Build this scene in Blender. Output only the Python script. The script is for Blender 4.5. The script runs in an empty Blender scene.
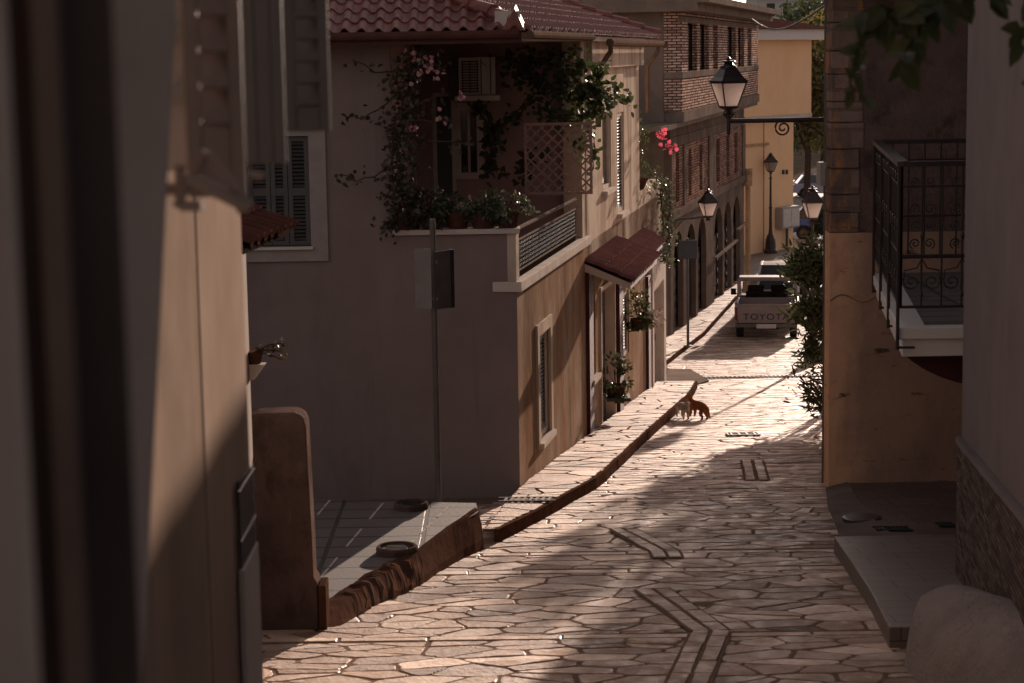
import bpy, bmesh, math, random
from mathutils import Vector, Matrix
random.seed(7)
R = random.Random(11)
V = Vector
sc = bpy.context.scene
COL = sc.collection
PI = math.pi

# ------------------------------------------------------------------ camera
F, CX, CY = 2000.0, 512.0, 341.5
ZC = 10.0
PITCH = math.atan((341.5 - 55) / F)
RHO = 0.0164
fw = V((0, math.cos(PITCH), -math.sin(PITCH)))
up0 = V((0, math.sin(PITCH), math.cos(PITCH)))
r0 = V((1, 0, 0))
cr, sr = math.cos(RHO), math.sin(RHO)
rt = r0 * cr - up0 * sr
up = up0 * cr + r0 * sr
CAM = V((0, 0, ZC))
def ray(px, py):
    d = fw * F + rt * (px - CX) + up * (CY - py)
    return d / d.y
def W(px, py, D):
    return CAM + ray(px, py) * D
def hitplane(px, py, O, n):
    d = ray(px, py)
    t = (O - CAM).dot(n) / d.dot(n)
    return CAM + d * t
def hitz(px, py, z):
    return hitplane(px, py, V((0, 0, z)), V((0, 0, 1)))
HP = [(-20, 1.8), (0, 3.475), (25, 5.6), (40, 6.87), (47, 7.38), (55, 7.82), (66, 8.0), (80, 8.05), (100, 8.4), (140, 9.1), (400, 11), (2000, 11)]
def zs(D):
    for (a, ha), (b, hb) in zip(HP, HP[1:]):
        if D <= b:
            return ZC - (ha + (hb - ha) * (D - a) / (b - a))
    return ZC - HP[-1][1]
def G(px, py, off=0.0):
    d = ray(px, py)
    lo, hi = 3.0, 300.0
    for _ in range(60):
        m = (lo + hi) / 2
        if ZC + d.z * m > zs(m) + off: lo = m
        else: hi = m
    return CAM + d * lo

# ------------------------------------------------------------------ mesh builder
class MB:
    def __init__(s):
        s.v = []; s.f = []; s.m = []; s.c = []
    def quad(s, a, b, c, d, mi=0): return s.poly([a, b, c, d], mi)
    def poly(s, pts, mi=0, col=None):
        k = len(s.v); s.v += [V(p) for p in pts]; s.f.append(list(range(k, k + len(pts)))); s.m.append(mi); s.c.append(col)
        return s
    def mesh(s, verts, faces, mi=0, col=None):
        k = len(s.v); s.v += [V(p) for p in verts]
        for f in faces: s.f.append([k + i for i in f]); s.m.append(mi); s.c.append(col)
        return s
    def obox(s, c, ux, uy, uz, mi=0, col=None):
        """box by centre and three half-extent vectors"""
        c, ux, uy, uz = V(c), V(ux), V(uy), V(uz)
        P = [c + ux * i + uy * j + uz * k for k in (-1, 1) for j in (-1, 1) for i in (-1, 1)]
        F_ = [(0, 2, 3, 1), (4, 5, 7, 6), (0, 1, 5, 4), (2, 6, 7, 3), (0, 4, 6, 2), (1, 3, 7, 5)]
        if ux.cross(uy).dot(uz) < 0: F_ = [tuple(reversed(f)) for f in F_]
        return s.mesh(P, F_, mi, col)
    def box(s, x0, x1, y0, y1, z0, z1, mi=0):
        return s.obox(((x0+x1)/2, (y0+y1)/2, (z0+z1)/2), ((x1-x0)/2, 0, 0), (0, (y1-y0)/2, 0), (0, 0, (z1-z0)/2), mi)
    def bar(s, a, b, w, h, upv=(0, 0, 1), mi=0):
        a, b = V(a), V(b); d = b - a; L = d.length; d = d / L; u = V(upv)
        x = d.cross(u)
        if x.length < 1e-4: x = d.cross(V((1, 0, 0)))
        x.normalize(); y = x.cross(d).normalized()
        return s.obox((a + b) / 2, x * w / 2, d * L / 2, y * h / 2, mi)
    def tube(s, pts, r, n=6, mi=0, caps=True, r2=None):
        pts = [V(p) for p in pts]; N = len(pts)
        ref = V((0, 0, 1)); rings = []
        for i, p in enumerate(pts):
            t = (pts[min(i + 1, N - 1)] - pts[max(i - 1, 0)])
            if t.length < 1e-9: t = V((0, 0, 1))
            t.normalize()
            x = t.cross(ref)
            if x.length < 0.05: x = t.cross(V((0, 1, 0.01)))
            x.normalize(); y = x.cross(t)
            rr = r if r2 is None else r + (r2 - r) * i / max(1, N - 1)
            rings.append([p + (x * math.cos(2*PI*k/n) + y * math.sin(2*PI*k/n)) * rr for k in range(n)])
        vs = [q for rg in rings for q in rg]; fs = []
        for i in range(N - 1):
            for k in range(n):
                k2 = (k + 1) % n
                fs.append((i*n + k, i*n + k2, (i+1)*n + k2, (i+1)*n + k))
        if caps: fs.append(tuple(range(n - 1, -1, -1))); fs.append(tuple((N-1)*n + k for k in range(n)))
        return s.mesh(vs, fs, mi)
    def lathe(s, c, prof, n=16, mi=0, rot=0):
        c = V(c); vs = []; fs = []
        for (r, z) in prof:
            for k in range(n):
                a = 2*PI*k/n + rot
                vs.append(c + V((r*math.cos(a), r*math.sin(a), z)))
        for i in range(len(prof) - 1):
            for k in range(n):
                k2 = (k + 1) % n
                fs.append((i*n + k, i*n + k2, (i+1)*n + k2, (i+1)*n + k))
        fs.append(tuple(range(n - 1, -1, -1))); fs.append(tuple((len(prof)-1)*n + k for k in range(n)))
        return s.mesh(vs, fs, mi)
    def prism(s, pts, dvec, mi=0):
        """polygon extruded by dvec"""
        pts = [V(p) for p in pts]; d = V(dvec); n = len(pts)
        vs = pts + [p + d for p in pts]
        nn = V((0, 0, 0))
        for i in range(n): nn += pts[i].cross(pts[(i+1) % n])
        rev = nn.dot(d) > 0
        fs = [tuple(range(n)), tuple(range(2*n - 1, n - 1, -1))] + [(i, i + n, (i+1) % n + n, (i+1) % n) for i in range(n)]
        if rev: fs = [tuple(reversed(f)) for f in fs]
        return s.mesh(vs, fs, mi)
    def build(s, name, mats, parent=None, smooth=False, bevel=0.0, bseg=2, subsurf=0, weld=False):
        me = bpy.data.meshes.new(name)
        off = parent_loc(parent)
        me.from_pydata([p - off for p in s.v], [], s.f)
        if not isinstance(mats, (list, tuple)): mats = [mats]
        for m in mats: me.materials.append(m)
        me.polygons.foreach_set('material_index', s.m)
        uv = me.uv_layers.new(name='UVMap')
        for p in me.polygons:
            n = p.normal
            if abs(n.z) < 0.7:
                t = V((-n.y, n.x, 0))
                if t.length < 1e-6: t = V((1, 0, 0))
                t.normalize(); w = V((0, 0, 1))
            else: t = V((1, 0, 0)); w = V((0, 1, 0))
            for li in p.loop_indices:
                q = me.vertices[me.loops[li].vertex_index].co + off
                uv.data[li].uv = (q.dot(t), q.dot(w))
        if any(c is not None for c in s.c):
            ca = me.color_attributes.new('own', 'FLOAT_COLOR', 'CORNER')
            for p in me.polygons:
                c = s.c[p.index] or (1, 1, 1)
                for li in p.loop_indices: ca.data[li].color = (*c, 1)
        if smooth: me.polygons.foreach_set('use_smooth', [True] * len(me.polygons))
        if weld:
            bmx = bmesh.new(); bmx.from_mesh(me); bmesh.ops.remove_doubles(bmx, verts=bmx.verts, dist=.002); bmx.to_mesh(me); bmx.free()
        me.update()
        o = bpy.data.objects.new(name, me); COL.objects.link(o)
        if parent is not None: o.parent = parent
        if smooth or bevel:
            pass
        if bevel:
            b = o.modifiers.new('bevel', 'BEVEL'); b.width = bevel; b.segments = bseg; b.limit_method = 'ANGLE'; b.angle_limit = math.radians(40)
        if subsurf:
            q = o.modifiers.new('sub', 'SUBSURF'); q.levels = subsurf; q.render_levels = subsurf
        return o
def parent_loc(p):
    o = V((0, 0, 0))
    while p is not None:
        o += p.location; p = p.parent
    return o
def tag(o, label, cat=None, group=None, kind=None):
    if label: o['label'] = label
    if cat: o['category'] = cat
    if group: o['group'] = group
    if kind: o['kind'] = kind
    return o
def thing(name, loc, label, cat, group=None):
    o = bpy.data.objects.new(name, None); COL.objects.link(o); o.location = V(loc); o.empty_display_size = 0.2
    return tag(o, label, cat, group)

# ------------------------------------------------------------------ materials
def nodes(name):
    m = bpy.data.materials.new(name); m.use_nodes = True
    nt = m.node_tree; nt.nodes.clear()
    out = nt.nodes.new('ShaderNodeOutputMaterial'); b = nt.nodes.new('ShaderNodeBsdfPrincipled')
    nt.links.new(b.outputs[0], out.inputs[0])
    return m, nt, b
def mixc(nt, fac, a, b):
    x = nt.nodes.new('ShaderNodeMix'); x.data_type = 'RGBA'
    for sock, val in ((x.inputs[0], fac), (x.inputs[6], a), (x.inputs[7], b)):
        if isinstance(val, (int, float)): sock.default_value = val
        elif isinstance(val, tuple): sock.default_value = (*val, 1) if len(val) == 3 else val
        else: nt.links.new(val, sock)
    return x.outputs[2]
def noise(nt, co, scale, stretch=(1, 1, 1), detail=5, rough=.6, lo=.35, hi=.65):
    mp = nt.nodes.new('ShaderNodeMapping'); mp.inputs['Scale'].default_value = stretch
    nt.links.new(co, mp.inputs[0])
    n = nt.nodes.new('ShaderNodeTexNoise'); n.inputs['Scale'].default_value = scale; n.inputs['Detail'].default_value = detail; n.inputs['Roughness'].default_value = rough
    nt.links.new(mp.outputs[0], n.inputs['Vector'])
    r = nt.nodes.new('ShaderNodeMapRange'); r.inputs[1].default_value = lo; r.inputs[2].default_value = hi
    nt.links.new(n.outputs[0], r.inputs[0])
    return r.outputs[0]
def bumpn(nt, b, h, strength, dist=.02):
    bp = nt.nodes.new('ShaderNodeBump'); bp.inputs['Strength'].default_value = strength; bp.inputs['Distance'].default_value = dist
    nt.links.new(h, bp.inputs['Height']); nt.links.new(bp.outputs[0], b.inputs['Normal'])
def pmat(name, c1, c2=None, scale=2.5, rough=.85, bump=.25, bscale=40, bdist=.01, stains=(), spec=None, metal=0, trans=0, own=False):
    """mottled surface: c1/c2 by noise; stains = [(colour, scale, stretch, lo, hi, amount)]"""
    if spec is None: spec = 0.0 if rough >= .8 else .3
    m, nt, b = nodes(name)
    tc = nt.nodes.new('ShaderNodeTexCoord'); co = tc.outputs['Object']
    c2 = c2 or tuple(x * .8 for x in c1)
    col = mixc(nt, noise(nt, co, scale), c1, c2)
    if own:
        at = nt.nodes.new('ShaderNodeVertexColor'); at.layer_name = 'own'
        mu = nt.nodes.new('ShaderNodeMix'); mu.data_type = 'RGBA'; mu.blend_type = 'MULTIPLY'; mu.inputs[0].default_value = 1
        nt.links.new(col, mu.inputs[6]); nt.links.new(at.outputs[0], mu.inputs[7]); col = mu.outputs[2]
    for (sc_, ss, st, lo, hi, amt) in stains:
        f = noise(nt, co, ss, st, 6, .65, lo, hi)
        mm = nt.nodes.new('ShaderNodeMath'); mm.operation = 'MULTIPLY'; mm.inputs[1].default_value = amt
        nt.links.new(f, mm.inputs[0]); col = mixc(nt, mm.outputs[0], col, sc_)
    nt.links.new(col, b.inputs['Base Color'])
    b.inputs['Roughness'].default_value = rough; b.inputs['Specular IOR Level'].default_value = spec; b.inputs['Metallic'].default_value = metal
    if trans: b.inputs['Transmission Weight'].default_value = trans
    if bump:
        h = noise(nt, co, bscale, (1, 1, 1), 6, .65, .2, .8)
        bumpn(nt, b, h, bump, bdist)
    return m
def brickmat(name, c1, c2, mortar, bw, bh, msize, offset=.5, rough=.85, bump=.6, bdist=.01, var=.5, dirt=None, noise_bump=True):
    m, nt, b = nodes(name)
    tc = nt.nodes.new('ShaderNodeTexCoord')
    wob = nt.nodes.new('ShaderNodeTexNoise'); wob.inputs['Scale'].default_value = 6; wob.inputs['Detail'].default_value = 3
    nt.links.new(tc.outputs['UV'], wob.inputs['Vector'])
    add = nt.nodes.new('ShaderNodeMix'); add.data_type = 'RGBA'; add.blend_type = 'LINEAR_LIGHT'; add.inputs[0].default_value = .006 if bw < .5 else .01
    nt.links.new(tc.outputs['UV'], add.inputs[6]); nt.links.new(wob.outputs[1], add.inputs[7])
    br = nt.nodes.new('ShaderNodeTexBrick'); br.offset = offset
    br.inputs['Color1'].default_value = (*c1, 1); br.inputs['Color2'].default_value = (*c2, 1); br.inputs['Mortar'].default_value = (*mortar, 1)
    br.inputs['Scale'].default_value = 1; br.inputs['Mortar Size'].default_value = msize; br.inputs['Mortar Smooth'].default_value = .15
    br.inputs['Brick Width'].default_value = bw; br.inputs['Row Height'].default_value = bh; br.inputs['Bias'].default_value = 0
    nt.links.new(add.outputs[2], br.inputs['Vector'])
    col = br.outputs[0]
    n1 = noise(nt, tc.outputs['Object'], 1.3, (1, 1, 1), 6, .65, .35, .7)
    col = mixc(nt, n1, col, dirt or tuple(x * .6 for x in c1)) if dirt else col
    if dirt:
        mm = nt.nodes.new('ShaderNodeMath'); mm.operation = 'MULTIPLY'; mm.inputs[1].default_value = var
        nt.links.new(n1, mm.inputs[0]); col = mixc(nt, mm.outputs[0], br.outputs[0], dirt)
    nt.links.new(col, b.inputs['Base Color']); b.inputs['Roughness'].default_value = rough; b.inputs['Specular IOR Level'].default_value = 0.0 if rough >= .8 else .2
    inv = nt.nodes.new('ShaderNodeMath'); inv.operation = 'SUBTRACT'; inv.inputs[0].default_value = 1; nt.links.new(br.outputs[1], inv.inputs[1])
    n2 = noise(nt, tc.outputs['UV'], 25, (1, 1, 1), 5, .6, .2, .8)
    ad = nt.nodes.new('ShaderNodeMath'); ad.operation = 'MULTIPLY_ADD'; ad.inputs[1].default_value = .35
    nt.links.new(n2, ad.inputs[0]); nt.links.new(inv.outputs[0], ad.inputs[2])
    bumpn(nt, b, ad.outputs[0], bump, bdist)
    return m
def leafmat(name, c1, c2, tr=.25, rough=.45):
    m, nt, b = nodes(name)
    tc = nt.nodes.new('ShaderNodeTexCoord')
    col = mixc(nt, noise(nt, tc.outputs['Object'], 6, (1, 1, 1), 3), c1, c2)
    nt.links.new(col, b.inputs['Base Color']); b.inputs['Roughness'].default_value = rough
    t = nt.nodes.new('ShaderNodeBsdfTranslucent'); nt.links.new(col, t.inputs[0])
    mx = nt.nodes.new('ShaderNodeMixShader'); mx.inputs[0].default_value = tr
    nt.links.new(b.outputs[0], mx.inputs[1]); nt.links.new(t.outputs[0], mx.inputs[2])
    nt.links.new(mx.outputs[0], [n for n in nt.nodes if n.type == 'OUTPUT_MATERIAL'][0].inputs[0])
    return m
def glassmat(name, c, rough=.05):
    m, nt, b = nodes(name)
    b.inputs['Base Color'].default_value = (*c, 1); b.inputs['Roughness'].default_value = rough; b.inputs['Specular IOR Level'].default_value = .6
    return m

M = {}
M['pink'] = pmat('pink_plaster', (.245, .19, .175), (.21, .162, .148), .9, .92, .3, 22, .008, [((.145, .105, .095), .55, (1, 1, .35), .48, .7, .65), ((.27, .205, .195), 1.6, (1, 1, .12), .56, .72, .45), ((.13, .095, .085), 5, (1, 1, .08), .6, .75, .4)])
M['pink_inner'] = pmat('loggia_pink_brightened', (.40, .275, .26), (.34, .235, .22), 1.1, .92, .2, 30, .006, [((.25, .18, .165), 1.2, (1, 1, .3), .5, .72, .5)])  # pink plaster made paler to stand in for light missing in the loggia
M['facade'] = pmat('stained_cream_plaster', (.36, .272, .21), (.27, .198, .148), 1.0, .9, .16, 9, .015,
                   [((.22, .125, .075), 1.5, (1, 1, .35), .40, .60, .85), ((.12, .085, .062), 1.3, (1, 1, .16), .50, .68, .75), ((.52, .42, .33), 3, (1, 1, .4), .56, .75, .5)])
M['facade_up'] = pmat('pale_plaster', (.56, .47, .385), (.46, .38, .305), 1.4, .9, .16, 10, .015, [((.22, .165, .125), 2.0, (1, 1, .2), .46, .66, .75)])
M['trim'] = pmat('white_trim', (.60, .53, .47), (.50, .435, .38), 4, .85, .1, 50, .004)
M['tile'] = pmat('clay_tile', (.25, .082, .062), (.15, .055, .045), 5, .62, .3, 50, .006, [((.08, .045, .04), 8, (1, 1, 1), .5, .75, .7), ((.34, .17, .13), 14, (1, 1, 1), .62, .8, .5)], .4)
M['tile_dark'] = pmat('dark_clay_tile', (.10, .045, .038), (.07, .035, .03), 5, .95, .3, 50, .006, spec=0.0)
M['cream'] = pmat('cream_wall', (.235, .178, .143), (.19, .142, .112), 2.0, .92, .15, 18, .006, [((.34, .24, .17), 2.0, (1, 1, .12), .48, .72, .65)])
M['grey_plaster'] = pmat('grey_plaster', (.36, .315, .29), (.31, .27, .245), 2, .9, .2, 30, .006)
M['greywall'] = pmat('grey_house_plaster', (.215, .182, .175), (.185, .157, .15), 1.3, .92, .12, 50, .006, [((.25, .21, .19), 1.5, (1, 1, .15), .5, .75, .5)])
M['shutter'] = pmat('shutter_paint', (.14, .105, .09), (.11, .082, .07), 4, .5, .08, 60, .003, spec=.4)
M['shutter_grey'] = pmat('grey_shutter_paint', (.085, .078, .074), (.068, .062, .06), 4, .5, .08, 60, .003, spec=.4)
M['darkwood'] = pmat('dark_painted_wood', (.035, .026, .022), (.02, .016, .014), 3, .92, .1, 40, .004)
M['iron'] = pmat('black_iron', (.022, .018, .017), (.04, .025, .02), 12, .45, .15, 60, .003, spec=.5)
M['ironlight'] = pmat('pale_painted_rail', (.22, .18, .155), (.16, .13, .112), 6, .8, .1, 60, .002)
M['steel'] = pmat('dull_galvanised_steel', (.12, .105, .095), (.085, .075, .07), 5, .5, .1, 40, .003, spec=.5, metal=.3)
M['signback'] = pmat('sign_back', (.21, .205, .195), (.17, .165, .155), 3, .45, .03, 40, .003, spec=.5)
M['black'] = pmat('black_rubber', (.012, .012, .012), (.02, .02, .02), 6, .7, .1, 60, .003)
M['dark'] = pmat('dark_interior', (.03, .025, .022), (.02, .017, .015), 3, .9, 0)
M['concrete'] = pmat('concrete', (.23, .185, .155), (.17, .135, .115), 1.6, .92, .12, 20, .01, [((.11, .095, .085), 1.5, (1, 1, .25), .5, .72, .6)])
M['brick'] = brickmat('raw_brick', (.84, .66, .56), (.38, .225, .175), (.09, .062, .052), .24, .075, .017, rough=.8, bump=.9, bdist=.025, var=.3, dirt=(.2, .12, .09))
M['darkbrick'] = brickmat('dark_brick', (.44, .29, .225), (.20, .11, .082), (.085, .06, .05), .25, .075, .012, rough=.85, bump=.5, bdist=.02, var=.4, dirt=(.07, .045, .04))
M['yellow'] = pmat('ochre_plaster', (.93, .625, .375), (.89, .58, .34), .8, .9, .12, 30, .008, [((.66, .45, .27), .6, (1, 1, .4), .5, .75, .4)])
M['white'] = pmat('white_paint', (.66, .62, .58), (.66, .62, .57), 3, .6, .05, 50, .003)
M['ochre'] = pmat('ochre_wash_plaster', (.50, .25, .10), (.36, .185, .085), 1.5, .9, .5, 12, .015,
                  [((.22, .13, .085), 1.3, (1, 1, .6), .5, .68, .75), ((.10, .065, .05), 2.4, (.5, 1, 2.4), .61, .70, .8), ((.80, .52, .32), 3.5, (1, 1, 1), .58, .74, .5)])
M['oldwall'] = pmat('old_brown_render', (.19, .132, .115), (.135, .095, .084), 2.5, .95, .8, 16, .03, [((.055, .04, .035), 3, (1, 1, 1), .52, .68, .7)])
M['quoin'] = brickmat('old_stone_quoin', (.20, .125, .09), (.14, .09, .07), (.085, .06, .05), .46, .24, .02, rough=.9, bump=.9, bdist=.03, var=.75, dirt=(.10, .07, .058))
M['patch'] = pmat('orange_plaster_patch', (.55, .36, .21), (.45, .29, .17), 3, .9, .5, 14, .015, [((.14, .09, .065), 5, (1, 1, 1), .52, .7, .8)])
M['stone'] = pmat('flagstone', (.57, .45, .37), (.44, .335, .27), 4.5, .62, .7, 16, .012, [((.20, .125, .088), .75, (1, 1, 1), .47, .66, .55), ((.28, .18, .125), 2.2, (1, 1, 1), .5, .72, .6), ((.74, .64, .54), 7, (1, 1, 1), .58, .75, .4)], .14, own=True)
M['joint'] = pmat('joint_earth', (.235, .16, .12), (.165, .112, .084), 12, .95, .6, 60, .01, spec=0.0)
M['kerb'] = pmat('weathered_kerb', (.088, .044, .03), (.055, .03, .021), 4, .9, .2, 18, .015, [((.07, .045, .035), 6, (1, 1, 1), .5, .7, .7)])
M['pave'] = brickmat('terrace_tile', (.165, .14, .126), (.135, .115, .104), (.04, .034, .03), .95, .42, .026, offset=0, rough=.6, bump=.5, bdist=.01, var=.6, dirt=(.14, .12, .105))
M['step'] = brickmat('step_tile', (.20, .155, .13), (.17, .13, .11), (.09, .07, .058), .62, .31, .008, rough=.5, bump=.4, bdist=.008, var=.5, dirt=(.15, .115, .095))
M['brown_tile'] = brickmat('brown_tile', (.20, .14, .118), (.165, .115, .096), (.08, .058, .05), .3, .15, .007, rough=.55, bump=.4, bdist=.006, var=.5, dirt=(.06, .045, .04))
M['slate'] = brickmat('stacked_slate', (.20, .155, .135), (.085, .066, .06), (.035, .028, .025), .2, .045, .004, rough=.8, bump=1, bdist=.015, var=.4, dirt=(.09, .07, .06))
M['plasterwhite'] = pmat('worn_white_plaster', (.36, .30, .265), (.28, .235, .21), 2, .92, 1.0, 7, .05, [((.16, .13, .11), 5, (1, 1, 1), .62, .72, .7), ((.25, .21, .18), 1.6, (1, 1, .6), .5, .7, .5)])
M['gardenwall'] = pmat('stained_red_render', (.13, .088, .075), (.085, .06, .052), 3, .93, .6, 14, .02, [((.05, .035, .03), 4, (1, 1, .6), .52, .7, .8), ((.24, .14, .10), 5, (1, 1, .4), .58, .72, .5)])
M['maroon'] = pmat('maroon_paint', (.075, .022, .026), (.055, .018, .022), 3, .75, .1, 40, .003)
M['terracotta'] = pmat('terracotta', (.10, .045, .032), (.07, .035, .027), 6, .85, .2, 40, .004)
M['leaf'] = leafmat('dark_leaf', (.035, .05, .018), (.055, .065, .022))
M['leaf_light'] = leafmat('grey_green_leaf', (.10, .105, .065), (.07, .085, .045))
M['leaf_dry'] = leafmat('reddish_leaf', (.055, .036, .023), (.04, .036, .02))
M['leaf_gold'] = leafmat('gold_leaf', (.16, .11, .025), (.07, .075, .02), .4)
M['petal'] = leafmat('pink_petal', (.55, .10, .15), (.42, .07, .11), .35, .6)
M['petal_pale'] = leafmat('pale_petal', (.50, .27, .27), (.40, .2, .2), .35, .6)
M['bark'] = pmat('bark', (.09, .062, .045), (.055, .04, .03), 8, .95, .7, 25, .02)
M['stem'] = pmat('stem', (.085, .055, .04), (.06, .045, .03), 8, .9, .3, 25, .01)
M['glass'] = glassmat('window_glass', (.025, .027, .03), .06)
M['lampglass'] = pmat('milky_lamp_glass', (.66, .60, .54), (.60, .54, .48), 6, .35, 0, spec=.5)
M['acwhite'] = pmat('aged_white_casing', (.60, .56, .52), (.52, .48, .44), 4, .5, .05, 40, .003)
M['truck'] = pmat('faded_pale_paint', (.23, .185, .175), (.185, .148, .14), 3, .4, .06, 30, .004, [((.2, .13, .09), 5, (1, 1, 1), .6, .75, .6)], .5)
M['truckdark'] = pmat('dark_lettering', (.05, .035, .035), (.04, .03, .03), 4, .6, 0)
M['red'] = pmat('red_lens', (.14, .015, .012), (.11, .012, .01), 6, .25, 0, spec=.6)
M['bluecar'] = pmat('blue_car_paint', (.03, .10, .45), (.03, .09, .40), 3, .25, 0, spec=.7)
M['lavcar'] = pmat('lavender_car_paint', (.36, .32, .40), (.34, .30, .38), 3, .25, 0, spec=.7)
M['whitecar'] = pmat('white_car_paint', (.66, .63, .60), (.62, .59, .56), 3, .25, 0, spec=.7)
M['plate'] = pmat('number_plate', (.50, .46, .42), (.44, .4, .37), 6, .5, 0)
M['ground'] = pmat('dry_earth', (.17, .13, .095), (.12, .095, .07), .3, .95, .4, 3, .05)
M['asphalt'] = pmat('worn_paving', (.25, .20, .165), (.19, .155, .125), 1.2, .75, .4, 12, .02)
M['catbrown'] = pmat('ginger_brown_fur', (.30, .115, .05), (.17, .07, .035), 14, .9, .5, 90, .004)
M['catgrey'] = pmat('grey_white_fur', (.72, .66, .60), (.30, .25, .22), 7, .9, .5, 90, .004)
M['box'] = pmat('grey_cabinet', (.36, .33, .30), (.31, .285, .26), 3, .5, .03, 30, .003)
M['apart'] = pmat('far_white_wall', (.62, .58, .55), (.56, .52, .5), .4, .9, 0)
M['signblue'] = pmat('dark_blue_sign_back', (.045, .055, .065), (.04, .047, .055), 3, .5, 0)

def _quoin():
    m = brickmat('old_stone_quoin', (.33, .235, .19), (.20, .145, .12), (.215, .15, .122), .43, .25, .02, rough=.92, bump=1, bdist=.03, var=.75, dirt=(.085, .06, .05))
    nt = m.node_tree; b = [n for n in nt.nodes if n.type == 'BSDF_PRINCIPLED'][0]
    old = b.inputs['Base Color'].links[0].from_socket
    tc = nt.nodes.new('ShaderNodeTexCoord')
    f = noise(nt, tc.outputs['Object'], 1.9, (1, 1, .55), 6, .68, .50, .60)
    nt.links.new(mixc(nt, f, old, (.40, .20, .10)), b.inputs['Base Color']); return m
M['quoin'] = _quoin()
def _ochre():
    """ochre wash with dirt spots; warm bounce light at the corner and shade beyond painted in"""
    m = pmat('ochre_wash_plaster', (.78, .47, .285), (.60, .36, .22), 1.5, .92, .6, 12, .015, [((.22, .13, .085), 1.3, (1, 1, .6), .5, .68, .6), ((.80, .52, .32), 3.5, (1, 1, 1), .6, .74, .4)])
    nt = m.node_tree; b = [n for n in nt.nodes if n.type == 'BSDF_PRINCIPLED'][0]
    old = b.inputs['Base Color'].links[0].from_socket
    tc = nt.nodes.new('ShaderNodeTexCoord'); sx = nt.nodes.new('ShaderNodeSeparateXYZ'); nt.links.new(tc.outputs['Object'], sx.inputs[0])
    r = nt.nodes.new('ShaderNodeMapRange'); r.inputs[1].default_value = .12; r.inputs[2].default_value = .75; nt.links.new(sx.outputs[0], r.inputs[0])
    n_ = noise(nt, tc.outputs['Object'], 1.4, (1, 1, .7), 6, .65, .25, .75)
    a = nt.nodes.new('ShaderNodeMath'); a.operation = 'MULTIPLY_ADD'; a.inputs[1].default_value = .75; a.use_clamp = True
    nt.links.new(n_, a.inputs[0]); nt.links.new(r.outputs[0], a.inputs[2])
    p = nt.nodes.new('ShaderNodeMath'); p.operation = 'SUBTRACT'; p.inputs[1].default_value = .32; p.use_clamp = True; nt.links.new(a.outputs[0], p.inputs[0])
    c = mixc(nt, p.outputs[0], old, (.27, .19, .152))  # warm bounce light fading to shade along the wall, mixed into the colour
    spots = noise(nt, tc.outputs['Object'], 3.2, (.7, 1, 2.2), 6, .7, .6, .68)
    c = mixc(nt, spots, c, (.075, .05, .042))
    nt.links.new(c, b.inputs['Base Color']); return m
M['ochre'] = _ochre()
def _lampglass():
    m, nt, b = nodes('milky_lamp_glass'); b.inputs['Base Color'].default_value = (.6, .55, .51, 1); b.inputs['Roughness'].default_value = .4
    t = nt.nodes.new('ShaderNodeBsdfTranslucent'); t.inputs[0].default_value = (.68, .60, .565, 1)
    x = nt.nodes.new('ShaderNodeMixShader'); x.inputs[0].default_value = .75
    nt.links.new(b.outputs[0], x.inputs[1]); nt.links.new(t.outputs[0], x.inputs[2])
    nt.links.new(x.outputs[0], [n for n in nt.nodes if n.type == 'OUTPUT_MATERIAL'][0].inputs[0]); return m
M['lampglass'] = _lampglass()
M['arcade'] = pmat('dark_stained_concrete', (.19, .145, .12), (.13, .10, .085), 1.6, .92, .12, 20, .01, [((.075, .06, .05), 1.4, (1, 1, .3), .48, .7, .7)])
M['lattice'] = pmat('lattice_paint', (.46, .31, .27), (.38, .25, .22), 5, .8, .1, 40, .004)
M['gutter'] = pmat('dull_cream_gutter', (.15, .105, .08), (.11, .078, .06), 5, .85, .1, 40, .004)
M['cream_end'] = pmat('paler_cream_wall', (.29, .222, .178), (.235, .178, .142), 1.6, .92, .15, 12, .006, [((.24, .165, .115), 2.2, (1, 1, .15), .5, .72, .6)])

M['trim_dull'] = pmat('dull_white_surround', (.34, .29, .265), (.28, .24, .22), 4, .8, .1, 50, .004)
def _glint(m):
    nt = m.node_tree; b = [n for n in nt.nodes if n.type == 'BSDF_PRINCIPLED'][0]; tc = nt.nodes.new('ShaderNodeTexCoord')
    f = noise(nt, tc.outputs['Object'], 5.5, (1, 1, 1), 5, .65, .3, .7)
    r = nt.nodes.new('ShaderNodeMapRange'); r.inputs[3].default_value = .36; r.inputs[4].default_value = .95
    nt.links.new(f, r.inputs[0]); nt.links.new(r.outputs[0], b.inputs['Roughness']); b.inputs['Specular IOR Level'].default_value = .16
_glint(M['stone'])
M['darkleaf'] = pmat('faded_dark_wood', (.06, .048, .044), (.045, .036, .033), 3, .9, .1, 40, .004)
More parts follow.
